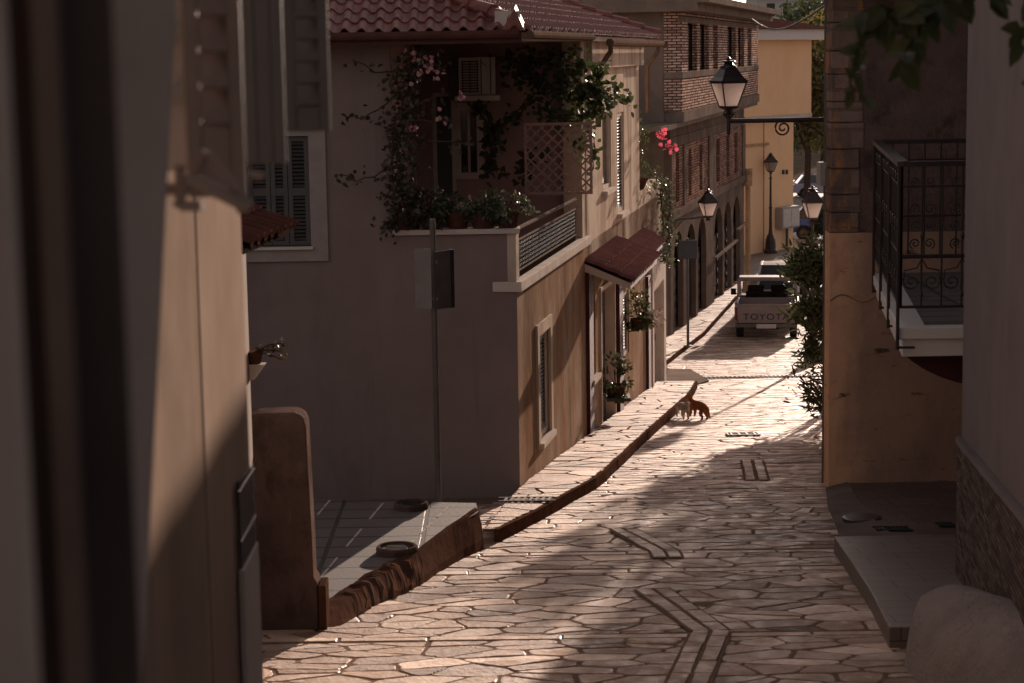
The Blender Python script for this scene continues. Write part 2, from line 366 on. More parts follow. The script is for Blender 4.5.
# ------------------------------------------------------------------ flagstones
def clip_half(poly, nx, ny, c):
    out = []
    for i in range(len(poly)):
        a, b = poly[i], poly[(i + 1) % len(poly)]
        da, db = a[0]*nx + a[1]*ny - c, b[0]*nx + b[1]*ny - c
        if da <= 0: out.append(a)
        if (da < 0 < db) or (db < 0 < da):
            t = da / (da - db); out.append((a[0] + (b[0]-a[0])*t, a[1] + (b[1]-a[1])*t))
    return out
def voronoi(x0, x1, y0, y1, sx, sy, rng):
    """cells of jittered sites; sizes sx, sy; returns polygons"""
    nx, ny = max(1, round((x1-x0)/sx)), max(1, round((y1-y0)/sy))
    dx, dy = (x1-x0)/nx, (y1-y0)/ny
    S = {}
    for i in range(-2, nx + 2):
        for j in range(-2, ny + 2):
            if rng.random() < .20 and 0 <= i < nx: continue
            sh = .5 if j % 2 else 0
            S[i, j] = (x0 + (i + .5 + sh*.8 - .2 + rng.uniform(-.62, .62))*dx, y0 + (j + .5 + rng.uniform(-.6, .6))*dy)
    out = []
    A = (sy/sx)
    for (i, j), s in S.items():
        if not (-1 <= i <= nx and -1 <= j <= ny): continue
        p = [(x0, y0), (x1, y0), (x1, y1), (x0, y1)]
        for di in range(-3, 4):
            for dj in range(-3, 4):
                q = S.get((i + di, j + dj))
                if q is None or (di == 0 and dj == 0): continue
                # anisotropic metric: x scaled by A
                ax, ay = (q[0]-s[0])*A*A, (q[1]-s[1])
                c = ((q[0]**2 - s[0]**2)*A*A + (q[1]**2 - s[1]**2)) / 2
                p = clip_half(p, ax, ay, c)
                if len(p) < 3: break
            if len(p) < 3: break
        if len(p) >= 3: out.append(p)
    return out
def area(p): return .5 * sum(p[i][0]*p[(i+1) % len(p)][1] - p[(i+1) % len(p)][0]*p[i][1] for i in range(len(p)))
def inset(p, d):
    if area(p) < 0: p = p[::-1]
    q = list(p)
    base = list(p)
    for i in range(len(base)):
        a, b = base[i], base[(i+1) % len(base)]
        ex, ey = b[0]-a[0], b[1]-a[1]; L = math.hypot(ex, ey)
        if L < 1e-6: continue
        nx, ny = ey/L, -ex/L      # outward for ccw
        q = clip_half(q, nx, ny, nx*a[0] + ny*a[1] - d)
        if len(q) < 3: return []
    return q
def chaikin(p, r=.25):
    out = []
    for i in range(len(p)):
        a, b = p[i], p[(i+1) % len(p)]
        out += [(a[0]+(b[0]-a[0])*r, a[1]+(b[1]-a[1])*r), (b[0]+(a[0]-b[0])*r, b[1]+(a[1]-b[1])*r)]
    return out
PAL = [(1.45, 1.42, 1.36), (1.3, 1.24, 1.15), (.52, .44, .37), (.66, .55, .46), (.45, .41, .38), (.6, .5, .42), (1.2, 1.1, 1.0), (1.0, .9, .8), (.82, .74, .68), (1.0, .97, .92), (1.08, 1.04, .98), (.86, .80, .74), (.94, .86, .78), (.78, .72, .67), (1.12, 1.1, 1.06), (.9, .78, .66), (.7, .66, .63)]
def stone(mb, p, zf, rng, gap=.016, h=.022, tilt=.018, mi=1, roundit=True, col=None, up=0, edge=None, jit=.010):
    q = inset(p, gap * rng.uniform(.4, 1.5))
    if len(q) < 3 or abs(area(q)) < .004: return
    if roundit:
        qq = []
        for i in range(len(q)):
            a, b = q[i], q[(i+1) % len(q)]; L = math.hypot(b[0]-a[0], b[1]-a[1]); qq.append(a)
            k = int(L/.16)
            for j in range(1, k+1): t = j/(k+1); w_ = rng.uniform(-jit*1.5, jit); qq.append((a[0]+(b[0]-a[0])*t + (b[1]-a[1])/L*w_, a[1]+(b[1]-a[1])*t - (b[0]-a[0])/L*w_))
        q = qq
    if roundit: q = chaikin(chaikin(q, .25), .25)
    q = [(x + rng.uniform(-.006, .006), y + rng.uniform(-.006, .006)) for x, y in q]
    t = q
    cx = sum(a for a, _ in t)/len(t); cy = sum(b for _, b in t)/len(t)
    tx, ty = rng.uniform(-tilt, tilt), rng.uniform(-tilt, tilt); dz = rng.uniform(-.003, .004) + up
    k = rng.uniform(.82, 1.12); c0 = rng.choice(PAL); c = col or tuple(v*k for v in c0)
    zt = lambda x, y: zf(x, y) + h + dz + max(-.02, min(.02, (x-cx)*tx + (y-cy)*ty))
    T = [V((x, y, zt(x, y))) for x, y in t]
    n = len(q)
    # side ring from q (z slightly lower) down to bed; top ring matched by nearest direction: build as two closed loops
    S1 = [V((x, y, zt(x, y) - .009)) for x, y in q]; S0 = [V((x, y, zf(x, y) - .01)) for x, y in q]
    if True:
        ci = [(x + (cx-x)*.012/max(.02, math.hypot(cx-x, cy-y)), y + (cy-y)*.012/max(.02, math.hypot(cx-x, cy-y))) for x, y in q]
        T = [V((x, y, zt(x, y))) for x, y in ci]
        mb.mesh(T + S1 + S0, [tuple(range(n))], mi, c)
        mb.mesh(T + S1, [(n+i, n+(i+1) % n, (i+1) % n, i) for i in range(n)], mi if edge is None else edge, c)
        mb.mesh(S1 + S0, [(n+i, n+(i+1) % n, (i+1) % n, i) for i in range(n)], 0, c)

# --- lines of the street (world X as function of D) from the kerb in the photo
def lerp_tab(tab):
    tab = sorted(tab)
    def f(D):
        if D <= tab[0][0]: (a, va), (b, vb) = tab[0], tab[1]
        elif D >= tab[-1][0]: (a, va), (b, vb) = tab[-2], tab[-1]
        else:
            for (a, va), (b, vb) in zip(tab, tab[1:]):
                if D <= b: break
        return va + (vb - va) * (D - a) / (b - a)
    return f
cpts = [G(*p) for p in ((482, 552), (530, 528), (600, 488), (645, 444), (690, 402))]
KERB = lerp_tab([(p.y, p.x) for p in cpts] + [(46.0, 4.55)])
corner = W(520, 488, 25.0)
UF = V((.1771, .9842, 0)); NF = V((.9842, -.1771, 0))
OF = V((corner.x, corner.y, 0))
def FAC(D): return OF.x + .18 * (D - 25)
zst = lambda x, y: zs(y)
mb = MB()
Ds = sorted(set([2, 25, 47, 55] + [4 + 2*i for i in range(0, 32)]))
for a, b in zip(Ds, Ds[1:]):
    mb.quad((-9, a, zs(a) + .009), (22, a, zs(a) + .009), (22, b, zs(b) + .009), (-9, b, zs(b) + .009), 0)
rng = random.Random(5)
bands = [(13.0, .16), (16.2, .14), (19.35, .19), (20.45, .15), (24.4, .17), (25.3, .14), (29.6, .2), (34.0, .18), (38.6, .2), (43.5, .16)]
edges = [9.5]
for d, w in bands: edges += [d, d + w]
edges.append(62)
def XL(D): return -3.4 if D < 21 else KERB(D) - .6
def XR(D): return 4.6 + .22 * max(0, D - 26) + (1.5 if D > 31 else 0)
for k in range(len(edges) - 1):
    y0, y1 = edges[k], edges[k+1]
    xa, xb = min(XL(y0), XL(y1)), max(XR(y0), XR(y1))
    if k % 2 == 1:                                   # a band of long narrow slabs
        x = xa - rng.random()
        while x < xb:
            L = rng.uniform(.5, 1.3)
            mid = (y0+y1)/2
            sl = -.02
            P = [(x, y0 + sl*x), (x + L, y0 + sl*(x+L)), (x + L, y1 + sl*(x+L)), (x, y1 + sl*x)]
            kk = rng.uniform(1.0, 1.25)
            stone(mb, P, zst, rng, .007, .018, .006, 1, False, (1.05*kk, 1.0*kk, .94*kk))
            x += L
    else:
        for p in voronoi(xa, xb, y0 + (.02 if k else 0), y1 - .02, rng.uniform(.40, .56), rng.uniform(.19, .27), rng):
            stone(mb, p, zst, rng, .0095, .014, .010)
# zig-zag drain lines: two rows of narrow dressed slabs
def strip_path(pix, w, gap, up=.006, both=True):
    gap *= .7
    pts = [G(*p) for p in pix]
    offs = (-(w + gap)/2, (w + gap)/2) if both else (0,)
    for a, b in zip(pts, pts[1:]):
        d = V((b.x-a.x, b.y-a.y, 0)); L = d.length; d.normalize(); n = V((d.y, -d.x, 0))
        bw = (w + gap) * (1 if both else .5) + .012
        q = [a + n*bw, b + n*bw, b - n*bw, a - n*bw]
        mb.poly([V((v.x, v.y, zs(v.y) + .027)) for v in q][::-1], 0)
        for o in offs:
            t = 0
            while t < L - .05:
                l = min(rng.uniform(.3, .55), L - t)
                A, B = a + d*t, a + d*(t + l)
                P = [(A.x + n.x*(o+w/2), A.y + n.y*(o+w/2)), (B.x + n.x*(o+w/2), B.y + n.y*(o+w/2)), (B.x + n.x*(o-w/2), B.y + n.y*(o-w/2)), (A.x + n.x*(o-w/2), A.y + n.y*(o-w/2))]
                k = rng.uniform(.8, 1.1)
                stone(mb, P, zst, rng, .008, .036, .004, 1, False, (.9*k, .86*k, .82*k))
                t += l
strip_path([(682, 700), (711, 634), (651, 591)], .15, .03)
strip_path([(668, 560), (664, 553), (622, 531)], .14, .03)
strip_path([(757, 482), (752, 462)], .13, .05)
street = mb.build('street', [M['joint'], M['stone']])
tag(street, None, None, None, 'structure')

# iron drain grates let into the street
def grate(pix_c, w, l, n, label, dirv=(1, 0), name='drain_grate', off=.034, cat='drain grate'):
    c = G(*pix_c); d = V((dirv[0], dirv[1], 0)).normalized(); e = V((-d.y, d.x, 0))
    sl = lambda p: V((p.x, p.y, zs(p.y) + off))
    mbg = MB()
    for s_ in (-1, 1):
        mbg.bar(sl(c + d*(-l/2) + e*(w/2*s_)), sl(c + d*(l/2) + e*(w/2*s_)), .03, .02)
        mbg.bar(sl(c + d*(l/2*s_) + e*(-w/2)), sl(c + d*(l/2*s_) + e*(w/2)), .03, .02)
    for i in range(n):
        t = -l/2 + l*(i + .5)/n
        mbg.bar(sl(c + d*t + e*(-w/2)), sl(c + d*t + e*(w/2)), .03, .016)
    o = mbg.build(name, M['iron']); 
    return tag(o, label, cat)
grate((765, 378), .22, 4.2, 44, 'long narrow iron drain channel crossing the street behind the cats', (1, .02), 'drain_channel', .036, 'drain channel')
grate((743, 436), .35, .5, 4, 'small iron drain grate in the middle of the sunlit paving', (1, 0))

# ------------------------------------------------------------------ kerbed pavement on the left
def pavement(name, D0, D1, xl, xr, h, mats, size=(.6, .42), kerbw=.22, seed=3):
    mbp = MB(); rr = random.Random(seed)
    N = max(2, int((D1 - D0)/1.0)); ds = [D0 + (D1-D0)*i/N for i in range(N+1)]
    for a, b in zip(ds, ds[1:]):
        za, zb = zs(a) + h, zs(b) + h
        mbp.quad((xl(a), a, za - .02), (xr(a) - .03, a, za - .02), (xr(b) - .03, b, zb - .02), (xl(b), b, zb - .02), 0)
    # kerb stones
    t = D0
    while t < D1:
        l = min(rr.uniform(.5, 1.1), D1 - t)
        a, b = t + .002, t + l - .002
        e = rr.uniform(-.005, .005); e2 = rr.uniform(-.012, -.002)
        P = [(xr(a) - .05, a), (xr(a) + e, a), (xr(b) + e, b), (xr(b) - .05, b)]
        top = [V((x, y, zs(y) + h + e2)) for x, y in P]; bot = [V((x, y, zs(y) - .05)) for x, y in P]
        mbp.mesh(top + bot, [(0, 1, 2, 3), (4, 5, 1, 0), (5, 6, 2, 1), (6, 7, 3, 2), (7, 4, 0, 3)], 2, None)
        t += l
    for p in voronoi(min(xl(D0), xl(D1)) - .4, max(xr(D0), xr(D1)), D0, D1, size[0], size[1], rr):
        q = []
        ok = []
        cx = sum(x for x, _ in p)/len(p); cy = sum(y for _, y in p)/len(p)
        # clip against the two straight edges near the cell
        a, b = cy - .6, cy + .6
        for fx, sgn in ((xl, -1), (lambda d: xr(d) - .035, 1)):
            xa, xb = fx(a), fx(b); nx, ny = (b - a)*sgn, -(xb - xa)*sgn
            L = math.hypot(nx, ny); nx /= L; ny /= L
            p = clip_half(p, nx, ny, nx*xa + ny*a)
            if len(p) < 3: break
        if len(p) < 3: continue
        stone(mbp, p, lambda x, y: zs(y) + h - .025, rr, .008, .022, .012, 1, edge=0)
    ob = mbp.build(name, mats, bevel=0)
    tag(ob, None, None, None, 'structure'); return ob
def XLP(D): return FAC(D) + .0 if D > 25 else -.36 + (D - 21.35) * (OF.x + .36) / 3.65
pavement('pavement', 21.35, 41.2, XLP, KERB, .17, [M['joint'], M['stone'], M['kerb']], (.55, .34))
g = G(526, 499, .19)
mbg = MB()
for i in range(8):
    t = -.26 + .075*i
    mbg.bar((g.x + t, g.y - .12, zs(g.y-.12) + .185), (g.x + t + .03, g.y + .14, zs(g.y+.14) + .185), .03, .014)
for yy in (-.14, .16):
    mbg.bar((g.x - .33, g.y + yy, zs(g.y+yy) + .186), (g.x + .35, g.y + yy, zs(g.y+yy) + .186), .035, .016)
tag(mbg.build('drain_grate', M['iron']), 'slotted iron drain grate set in the pavement at the corner of the pink house', 'drain grate')

# second pavement in front of the brick house
pavement('pavement', 46.5, 69, lambda D: 3.0 + .25*(D - 50), lambda D: 5.15 + .21*(D - 54), .12, [M['joint'], M['stone'], M['kerb']], (.7, .5), .2, 9)
# pale concrete ramp where the first pavement ends
mb = MB()
P = [hitz(*p, zs(41.5) + .06) for p in ((664, 384), (689, 386), (709, 376), (690, 356), (668, 356))]
mb.prism([V((p.x, p.y, zs(p.y) + .05)) for p in P], (0, 0, -.3))
o = mb.build('ramp', M['concrete']); tag(o, None, None, None, 'structure')

# ------------------------------------------------------------------ terrace on the left, level while the street falls
ZT = 5.1
mb = MB()
tp = [(200, 497), (476, 503), (478, 512), (450, 529), (418, 553), (372, 579), (335, 606), (300, 640), (200, 640)]
TP = [hitz(x, y, ZT) for x, y in tp]
mb.prism(TP, (0, 0, -1.2), 0)
for (a_, b_) in (((383, 503), (310, 590)), ((448, 507), (395, 558)), ((330, 500), (262, 580))):
    a_, b_ = hitz(*a_, ZT + .004), hitz(*b_, ZT + .004)
    for k in range(9):
        if k % 3 == 2: continue
        p_, q_ = a_.lerp(b_, k/9), a_.lerp(b_, (k + .9)/9); mb.poly([p_ + V((-.012, 0, 0)), q_ + V((-.012, 0, 0)), q_ + V((.012, 0, 0)), p_ + V((.012, 0, 0))], 1)
o = mb.build('terrace', [M['pave'], M['trim']]); tag(o, None, None, None, 'structure')
from mathutils import noise as mnoise
# its broken kerb: a rough masonry edge
mb = MB(); rr = random.Random(21)
kp = [hitz(x, y, ZT) for x, y in ((478, 510), (466, 519), (452, 528), (430, 545), (408, 562), (386, 574), (362, 590), (340, 606), (322, 622))]
bp = [G(x, y) for x, y in ((483, 551), (474, 556), (462, 561), (440, 574), (418, 590), (398, 600), (374, 612), (350, 626), (326, 641))]
def resamp(P, n):
    L = [0]
    for a, b in zip(P, P[1:]): L.append(L[-1] + (b-a).length)
    out = []
    for i in range(n):
        t = L[-1]*i/(n-1)
        for k in range(len(P)-1):
            if t <= L[k+1] + 1e-9: break
        f = (t-L[k])/(L[k+1]-L[k]); out.append(P[k].lerp(P[k+1], f))
    return out
n = 110
K = resamp(kp, n); B = resamp(bp, n)
rows = []
for i in range(n):
    t = i/(n-1)
    rough = .003 + (.020 if .45 < t < .75 else .004)
    amp = .004 + .032*max(0, min(1, (t - .42)*9))*max(0, min(1, (.86 - t)*7))
    kc = [0]
    def jit(s=1):
        kc[0] += 1; q = V((K[i].x, K[i].y, kc[0]*.17)); return (mnoise.noise_vector(q*5.5)*1.1 + mnoise.noise_vector(q*15 + V((3, 7, 1)))*.55)*amp*s
    ins = V((-.06, -.02, 0)) * (1.0 if t < .4 else 1.0 + min(1, (t-.4)*8)*2.4)
    rows.append([K[i] + ins + V((0, 0, -.04)), K[i] + ins*.95 + V((0, 0, .02)) + jit(.5), K[i] + ins*.4 + V((0, 0, .03)) + jit(), K[i] + V((0, 0, .015)) + jit(),
                 K[i].lerp(B[i], .35) + V((.02, 0, 0)) + jit(), K[i].lerp(B[i], .7) + V((.02, 0, 0)) + jit(), B[i] + V((.01, 0, -.06))])
for a, b in zip(rows, rows[1:]):
    for k in range(6): mb.quad(a[k], b[k], b[k+1], a[k+1])
mb.poly(rows[0][::-1]); mb.poly(rows[-1])
o = mb.build('kerb', M['kerb']); tag(o, None, None, None, 'structure')
# two raised iron rings (manholes) on it
for (px, py, w, lab) in ((411, 504, .18, 'rusty round manhole cover at the back of the tiled terrace near the pole'), (397, 548, .20, 'rusty round manhole cover standing proud of the tiled terrace near its broken kerb')):
    c = hitz(px, py, ZT + .05)
    t = thing('manhole_cover', (c.x, c.y, ZT), lab, 'manhole cover')
    m2 = MB(); m2.lathe((c.x, c.y, ZT), [(w*1.05, 0), (w*1.05, .05), (w*.98, .075), (w*.86, .075), (w*.84, .052)], 28); m2.build('rim', M['gardenwall'], t)
    m2 = MB(); m2.lathe((c.x, c.y, ZT), [(w*.82, .02), (w*.82, .054), (w*.2, .056)], 24)
    for k in range(5): m2.box(c.x - w*.5, c.x + w*.5, c.y - w*.6 + k*w*.3 - .01, c.y - w*.6 + k*w*.3 + .01, ZT + .055, ZT + .063)
    m2.build('lid', M['iron'], t)

# broad ground under everything, out to the horizon
mb = MB()
ys = [-60, -20, 0, 10, 18, 22, 25, 30, 40, 50, 60, 80, 110, 140, 200, 400, 900]
zl = lambda d: zs(max(-20, d)) - .16
for a, b in zip(ys, ys[1:]):
    mb.quad((-500, a, zl(a)), (500, a, zl(a)), (500, b, zl(b)), (-500, b, zl(b)))
o = mb.build('ground', M['ground']); tag(o, None, None, None, 'structure')
# far paved square
mb = MB()
for a, b in ((62, 70), (70, 80), (80, 100), (100, 118)):
    mb.quad((4, a, zs(a) + .012), (60, a, zs(a) + .012), (60, b, zs(b) + .012), (4, b, zs(b) + .012))
o = mb.build('square', M['asphalt']); tag(o, None, None, None, 'structure')
mb = MB()
for a, b in ((118, 126), (126, 134), (134, 142)):
    mb.quad((-40, a, zs(a) + .02), (120, a, zs(a) + .02), (120, b, zs(b) + .02), (-40, b, zs(b) + .02))
o = mb.build('road', M['asphalt']); tag(o, None, None, None, 'structure')
# ------------------------------------------------------------------ wall helpers
def wallgrid(mb, O, u, n, us, vs, solid, th, mi=0, mside=None):
    """O at s=0 (z ignored); u along, n outward; cells solid(s_mid, z_mid)"""
    us = sorted(set(round(x, 4) for x in us)); vs = sorted(set(round(x, 4) for x in vs))
    O = V((O[0], O[1], 0)); u = V(u); n = V(n); ms = mi if mside is None else mside
    P = lambda s, z, d=0: O + u*s + V((0, 0, z)) - n*d
    S = {}
    for i in range(len(us)-1):
        for j in range(len(vs)-1):
            S[i, j] = solid((us[i]+us[i+1])/2, (vs[j]+vs[j+1])/2)
    def q(a, b, c, d, nn, m):
        no = (b-a).cross(c-a)
        mb.quad(*((a, b, c, d) if no.dot(nn) > 0 else (d, c, b, a)), m)
    up_ = V((0, 0, 1))
    for (i, j), ok in S.items():
        if not ok: continue
        a, b, c, d = us[i], us[i+1], vs[j], vs[j+1]
        q(P(a, c), P(b, c), P(b, d), P(a, d), n, mi)
        q(P(a, c, th), P(b, c, th), P(b, d, th), P(a, d, th), -n, mi)
        if not S.get((i-1, j)): q(P(a, c), P(a, d), P(a, d, th), P(a, c, th), -u, ms)
        if not S.get((i+1, j)): q(P(b, c), P(b, d), P(b, d, th), P(b, c, th), u, ms)
        if not S.get((i, j-1)): q(P(a, c), P(b, c), P(b, c, th), P(a, c, th), -up_, ms)
        if not S.get((i, j+1)): q(P(a, d), P(b, d), P(b, d, th), P(a, d, th), up_, ms)
def panel(mb, O, u, n, s0, s1, z0, z1, d0, d1, mi=0):
    """box on a wall frame: from depth d0 (outward positive) to d1"""
    O = V((O[0], O[1], 0)); u = V(u); n = V(n)
    c = O + u*(s0+s1)/2 + n*(d0+d1)/2 + V((0, 0, (z0+z1)/2))
    return mb.obox(c, u*(s1-s0)/2, n*(d1-d0)/2, V((0, 0, (z1-z0)/2)), mi)
def frame4(mb, O, u, n, s0, s1, z0, z1, w, d0, d1, mi=0):
    panel(mb, O, u, n, s0, s0+w, z0, z1, d0, d1, mi); panel(mb, O, u, n, s1-w, s1, z0, z1, d0, d1, mi)
    panel(mb, O, u, n, s0+w, s1-w, z0, z0+w, d0, d1, mi); panel(mb, O, u, n, s0+w, s1-w, z1-w, z1, d0, d1, mi)
def louvres(mb, O, u, n, s0, s1, z0, z1, pitch, d, tilt=.6, th=.012, dep=.05):
    O = V((O[0], O[1], 0)); u = V(u); n = V(n); k = int((z1-z0)/pitch)
    for i in range(k):
        z = z0 + (i+.5)*(z1-z0)/k
        ax = (n*math.cos(tilt) - V((0, 0, 1))*math.sin(tilt))
        nn = ax.cross(u)
        mb.obox(O + u*(s0+s1)/2 + n*d + V((0, 0, z)), u*(s1-s0)/2, ax*dep/2, nn*th/2)
def tile_field(mb, P0, e, g, nc, nr, w, l, keep=None, rng=R, lip=.018):
    """S-profile clay tiles; P0 eave start, e along the eave, g up the slope (unit, with rise)"""
    P0, e, g = V(P0), V(e).normalized(), V(g).normalized(); nn = e.cross(g)
    if nn.z < 0: nn = -nn
    prof = [(0, .012), (.10, .0), (.26, -.006), (.40, .004), (.50, .034), (.60, .058), (.71, .068), (.82, .058), (.92, .034), (1.0, .012)]
    sc_ = w/.22
    for j in range(nr):
        for i in range(nc):
            c = P0 + e*(i+.5)*w + g*(j+.5)*l
            if keep and not keep(c): continue
            dx, dz, tw = rng.uniform(-.006, .006), rng.uniform(-.004, .006), rng.uniform(-.01, .01)
            lo = [P0 + e*(i+p[0])*w + g*(j*l - .05 + dx + tw*p[0]) + nn*(p[1]*sc_ + .026 + dz) for p in prof]
            hi = [P0 + e*(i+p[0])*w + g*((j+1)*l + .02) + nn*(p[1]*sc_*.9 + .002) for p in prof]
            bt = [p - nn*lip for p in lo]
            k = len(prof); k0 = rng.uniform(.72, 1.2); col = (k0, k0*rng.uniform(.9, 1.05), k0*rng.uniform(.88, 1.05))
            fs = [(a, a+1, k+a+1, k+a) for a in range(k-1)] + [(2*k+a, 2*k+a+1, a+1, a) for a in range(k-1)]
            mb.mesh(lo + hi + bt, fs, 0, col)
def ridge_caps(mb, a, b, r=.11, l=.38):
    a, b = V(a), V(b); d = b-a; n = max(1, int(d.length/l)); d = d/n
    for i in range(n):
        p, q = a + d*i, a + d*(i+1.12)
        mb.tube([p + V((0, 0, .03)), q], r*1.08, 10, 0, True, r*.92)

# ================================================================== main pink house at the corner
H = thing('corner_house', (OF.x, OF.y, zs(25)), 'pink plastered two storey corner house with red tiled roof, loggia and stained street front', 'house')
def fa(px, py, out=0.0):
    p = hitplane(px, py, OF + NF*out, NF); return ((p - OF).dot(UF), p.z)
def fs(px, py=250): return fa(px, py)[0]
YF = 25.0
def fr(px, py): p = W(px, py, YF); return p.x, p.z
FX = V((1, 0, 0)); FN = V((0, -1, 0))
EAVE = fr(420, 41)[1]                      # eave underside height
ZCAP = fr(455, 232)[1]
xl = fr(392, 140)[0]; xc = OF.x
wx0, wz0 = fr(249, 247); wx1, wz1 = fr(308, 136)
mb = MB()
def solid(s, z):
    if wx0 < s < wx1 and wz0 < z < wz1: return False
    if s > xl and z > ZCAP - .03: return False
    return True
wallgrid(mb, (0, YF), FX, FN, [-6, wx0, wx1, xl, xc], [3.6, wz0, ZCAP - .03, wz1, EAVE], solid, .25)
mb.build('wall', M['pink'], H); mb = MB()
# left inner side of the loggia, back wall, floor and soffit
YB = 31.3
xb = OF.x + .18*(YB-25)
mb.box(xl - .22, xl - .003, YF + .253, YB, ZCAP - 1.2, EAVE)
dbx = [W(x, 150, YB).x for x in (437, 452, 461, 477)]
dz = [W(440, y, YB).z for y in (215, 96, 173, 110)]
def solidb(s, z):
    if dbx[0] < s < dbx[1] and dz[0] - .6 < z < dz[1]: return False
    if dbx[2] < s < dbx[3] and dz[2] < z < dz[3]: return False
    return True
wallgrid(mb, (0, YB), FX, FN, [xl, *dbx, xb - .26], [ZCAP - 1.2, dz[0]-.6, dz[2], dz[3], dz[1], EAVE], solidb, .2)
mb.box(-6, xl - .23, YB + 1, YB + 1.2, 4, EAVE)     # rear of the front room
mb.build('wall', M['pink_inner'], H)
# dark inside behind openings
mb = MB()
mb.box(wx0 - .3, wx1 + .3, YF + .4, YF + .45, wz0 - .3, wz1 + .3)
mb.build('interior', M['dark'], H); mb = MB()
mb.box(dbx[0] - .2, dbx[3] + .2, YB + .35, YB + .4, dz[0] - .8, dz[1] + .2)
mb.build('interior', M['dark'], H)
mb = MB()
ZFL = ZCAP - .86
mb.prism([(xl, YF + .25, ZFL), (xc - .02, YF + .25, ZFL), (xb - .02, YB, ZFL), (xl, YB, ZFL)], (0, 0, -.14))
mb.build('loggia_floor', M['trim'], H)
mb = MB()
mb.prism([(-6, YF - .48, EAVE + .002), (xc + .1, YF - .48, EAVE + .002), (OF.x + UF.x*13.2 + .2, 25 + UF.y*13.2, EAVE + .002), (-6, 38.4, EAVE + .002)], (0, 0, .07))
mb.build('soffit', M['trim'], H)
# parapet cap (front) and its lit end pillar
mb = MB()
mb.box(xl - .03, xc + .05, YF - .05, YF + .30, ZCAP - .03 + .002, ZCAP + .035)
mb.build('parapet_cap', M['trim'], H, bevel=.006)

# --- street front
s30 = fs(579); s31 = (YB - 25)/UF.y; sup = fs(640); send = fs(662)
ZLED = fa(518, 291)[1]
ZTER = fa(650, 186)[1]
def op(xa, ya, xb_, yb):
    sa, sb = fs(xa, (ya+yb)/2), fs(xb_, (ya+yb)/2); xm = (xa + xb_)/2
    return sa, sb, fa(xm, yb)[1], fa(xm, ya)[1]
w1 = op(538, 331, 549, 437); w2 = op(589.5, 297, 595.5, 377); dr = op(600, 281, 614.5, 436); w3 = op(623, 291, 629, 356); d2 = op(650.5, 284, 660.5, 390)
ua = op(602.5, 108, 611, 189); ub = op(617.5, 112, 624, 212)
holes = [w1, w2, dr, w3, d2, ua, ub]
mbl = MB(); mbu = MB()
def inhole(s, z): return any(a < s < b and c < z < d for a, b, c, d in holes)
vsl = [4 - 1.6, ZLED] + [x for h in holes for x in h[2:] if x < ZLED] + [ZFL]
usl = [0, s30, s31, send] + [x for h in holes for x in h[:2]]
def sl_(s, z):
    if inhole(s, z): return False
    if s < s31 and z > ZLED: return False
    return True
ZMID = fa(625, 262)[1]
wallgrid(mbl, OF, UF, NF, usl, [2.2, ZLED, ZMID] + [x for h in holes[:5] for x in h[2:]], sl_, .28)
mbl.build('street_wall', M['facade'], H)
def su_(s, z):
    if inhole(s, z): return False
    if s > sup and z > ZTER: return False
    return True
OU = OF + NF*.0
wallgrid(mbu, OU, UF, NF, [s31 - .02, sup, send] + [x for h in (ua, ub) for x in h[:2]], [ZMID, ZTER, EAVE] + [x for h in (ua, ub) for x in h[2:]], su_, .28)
# end wall of the upper storey and end wall below
wallgrid(mbu, OF + UF*sup, V((-NF.x, -NF.y, 0)), UF, [.29, 6], [ZMID, EAVE], lambda s, z: True, .25)
wallgrid(mbu, OF + UF*send, V((-NF.x, -NF.y, 0)), UF, [.29, 6], [2.2, ZTER], lambda s, z: True, .25)
mbu.build('upper_wall', M['facade_up'], H)
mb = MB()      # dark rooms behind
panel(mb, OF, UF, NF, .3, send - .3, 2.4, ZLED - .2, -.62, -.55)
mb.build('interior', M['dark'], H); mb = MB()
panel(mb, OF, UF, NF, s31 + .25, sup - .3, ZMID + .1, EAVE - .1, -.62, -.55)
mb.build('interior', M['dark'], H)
# ledge under the railing, pillars
mb = MB()
panel(mb, OF, UF, NF, -.06, s31 - .03, ZLED + .002, ZLED + .13, -.30, .07)
mb.build('balcony_ledge', M['trim'], H, bevel=.008)
mb = MB()
panel(mb, OF, UF, NF, -.02, .2, ZLED + .132, ZCAP - .03, -.25, .0)
mb.build('pillar', M['facade_up'], H); mb = MB()
panel(mb, OF, UF, NF, s31 - .42, s31 - .03, ZLED + .132, EAVE, -.3, -.01)
mb.build('pillar', M['facade_up'], H)
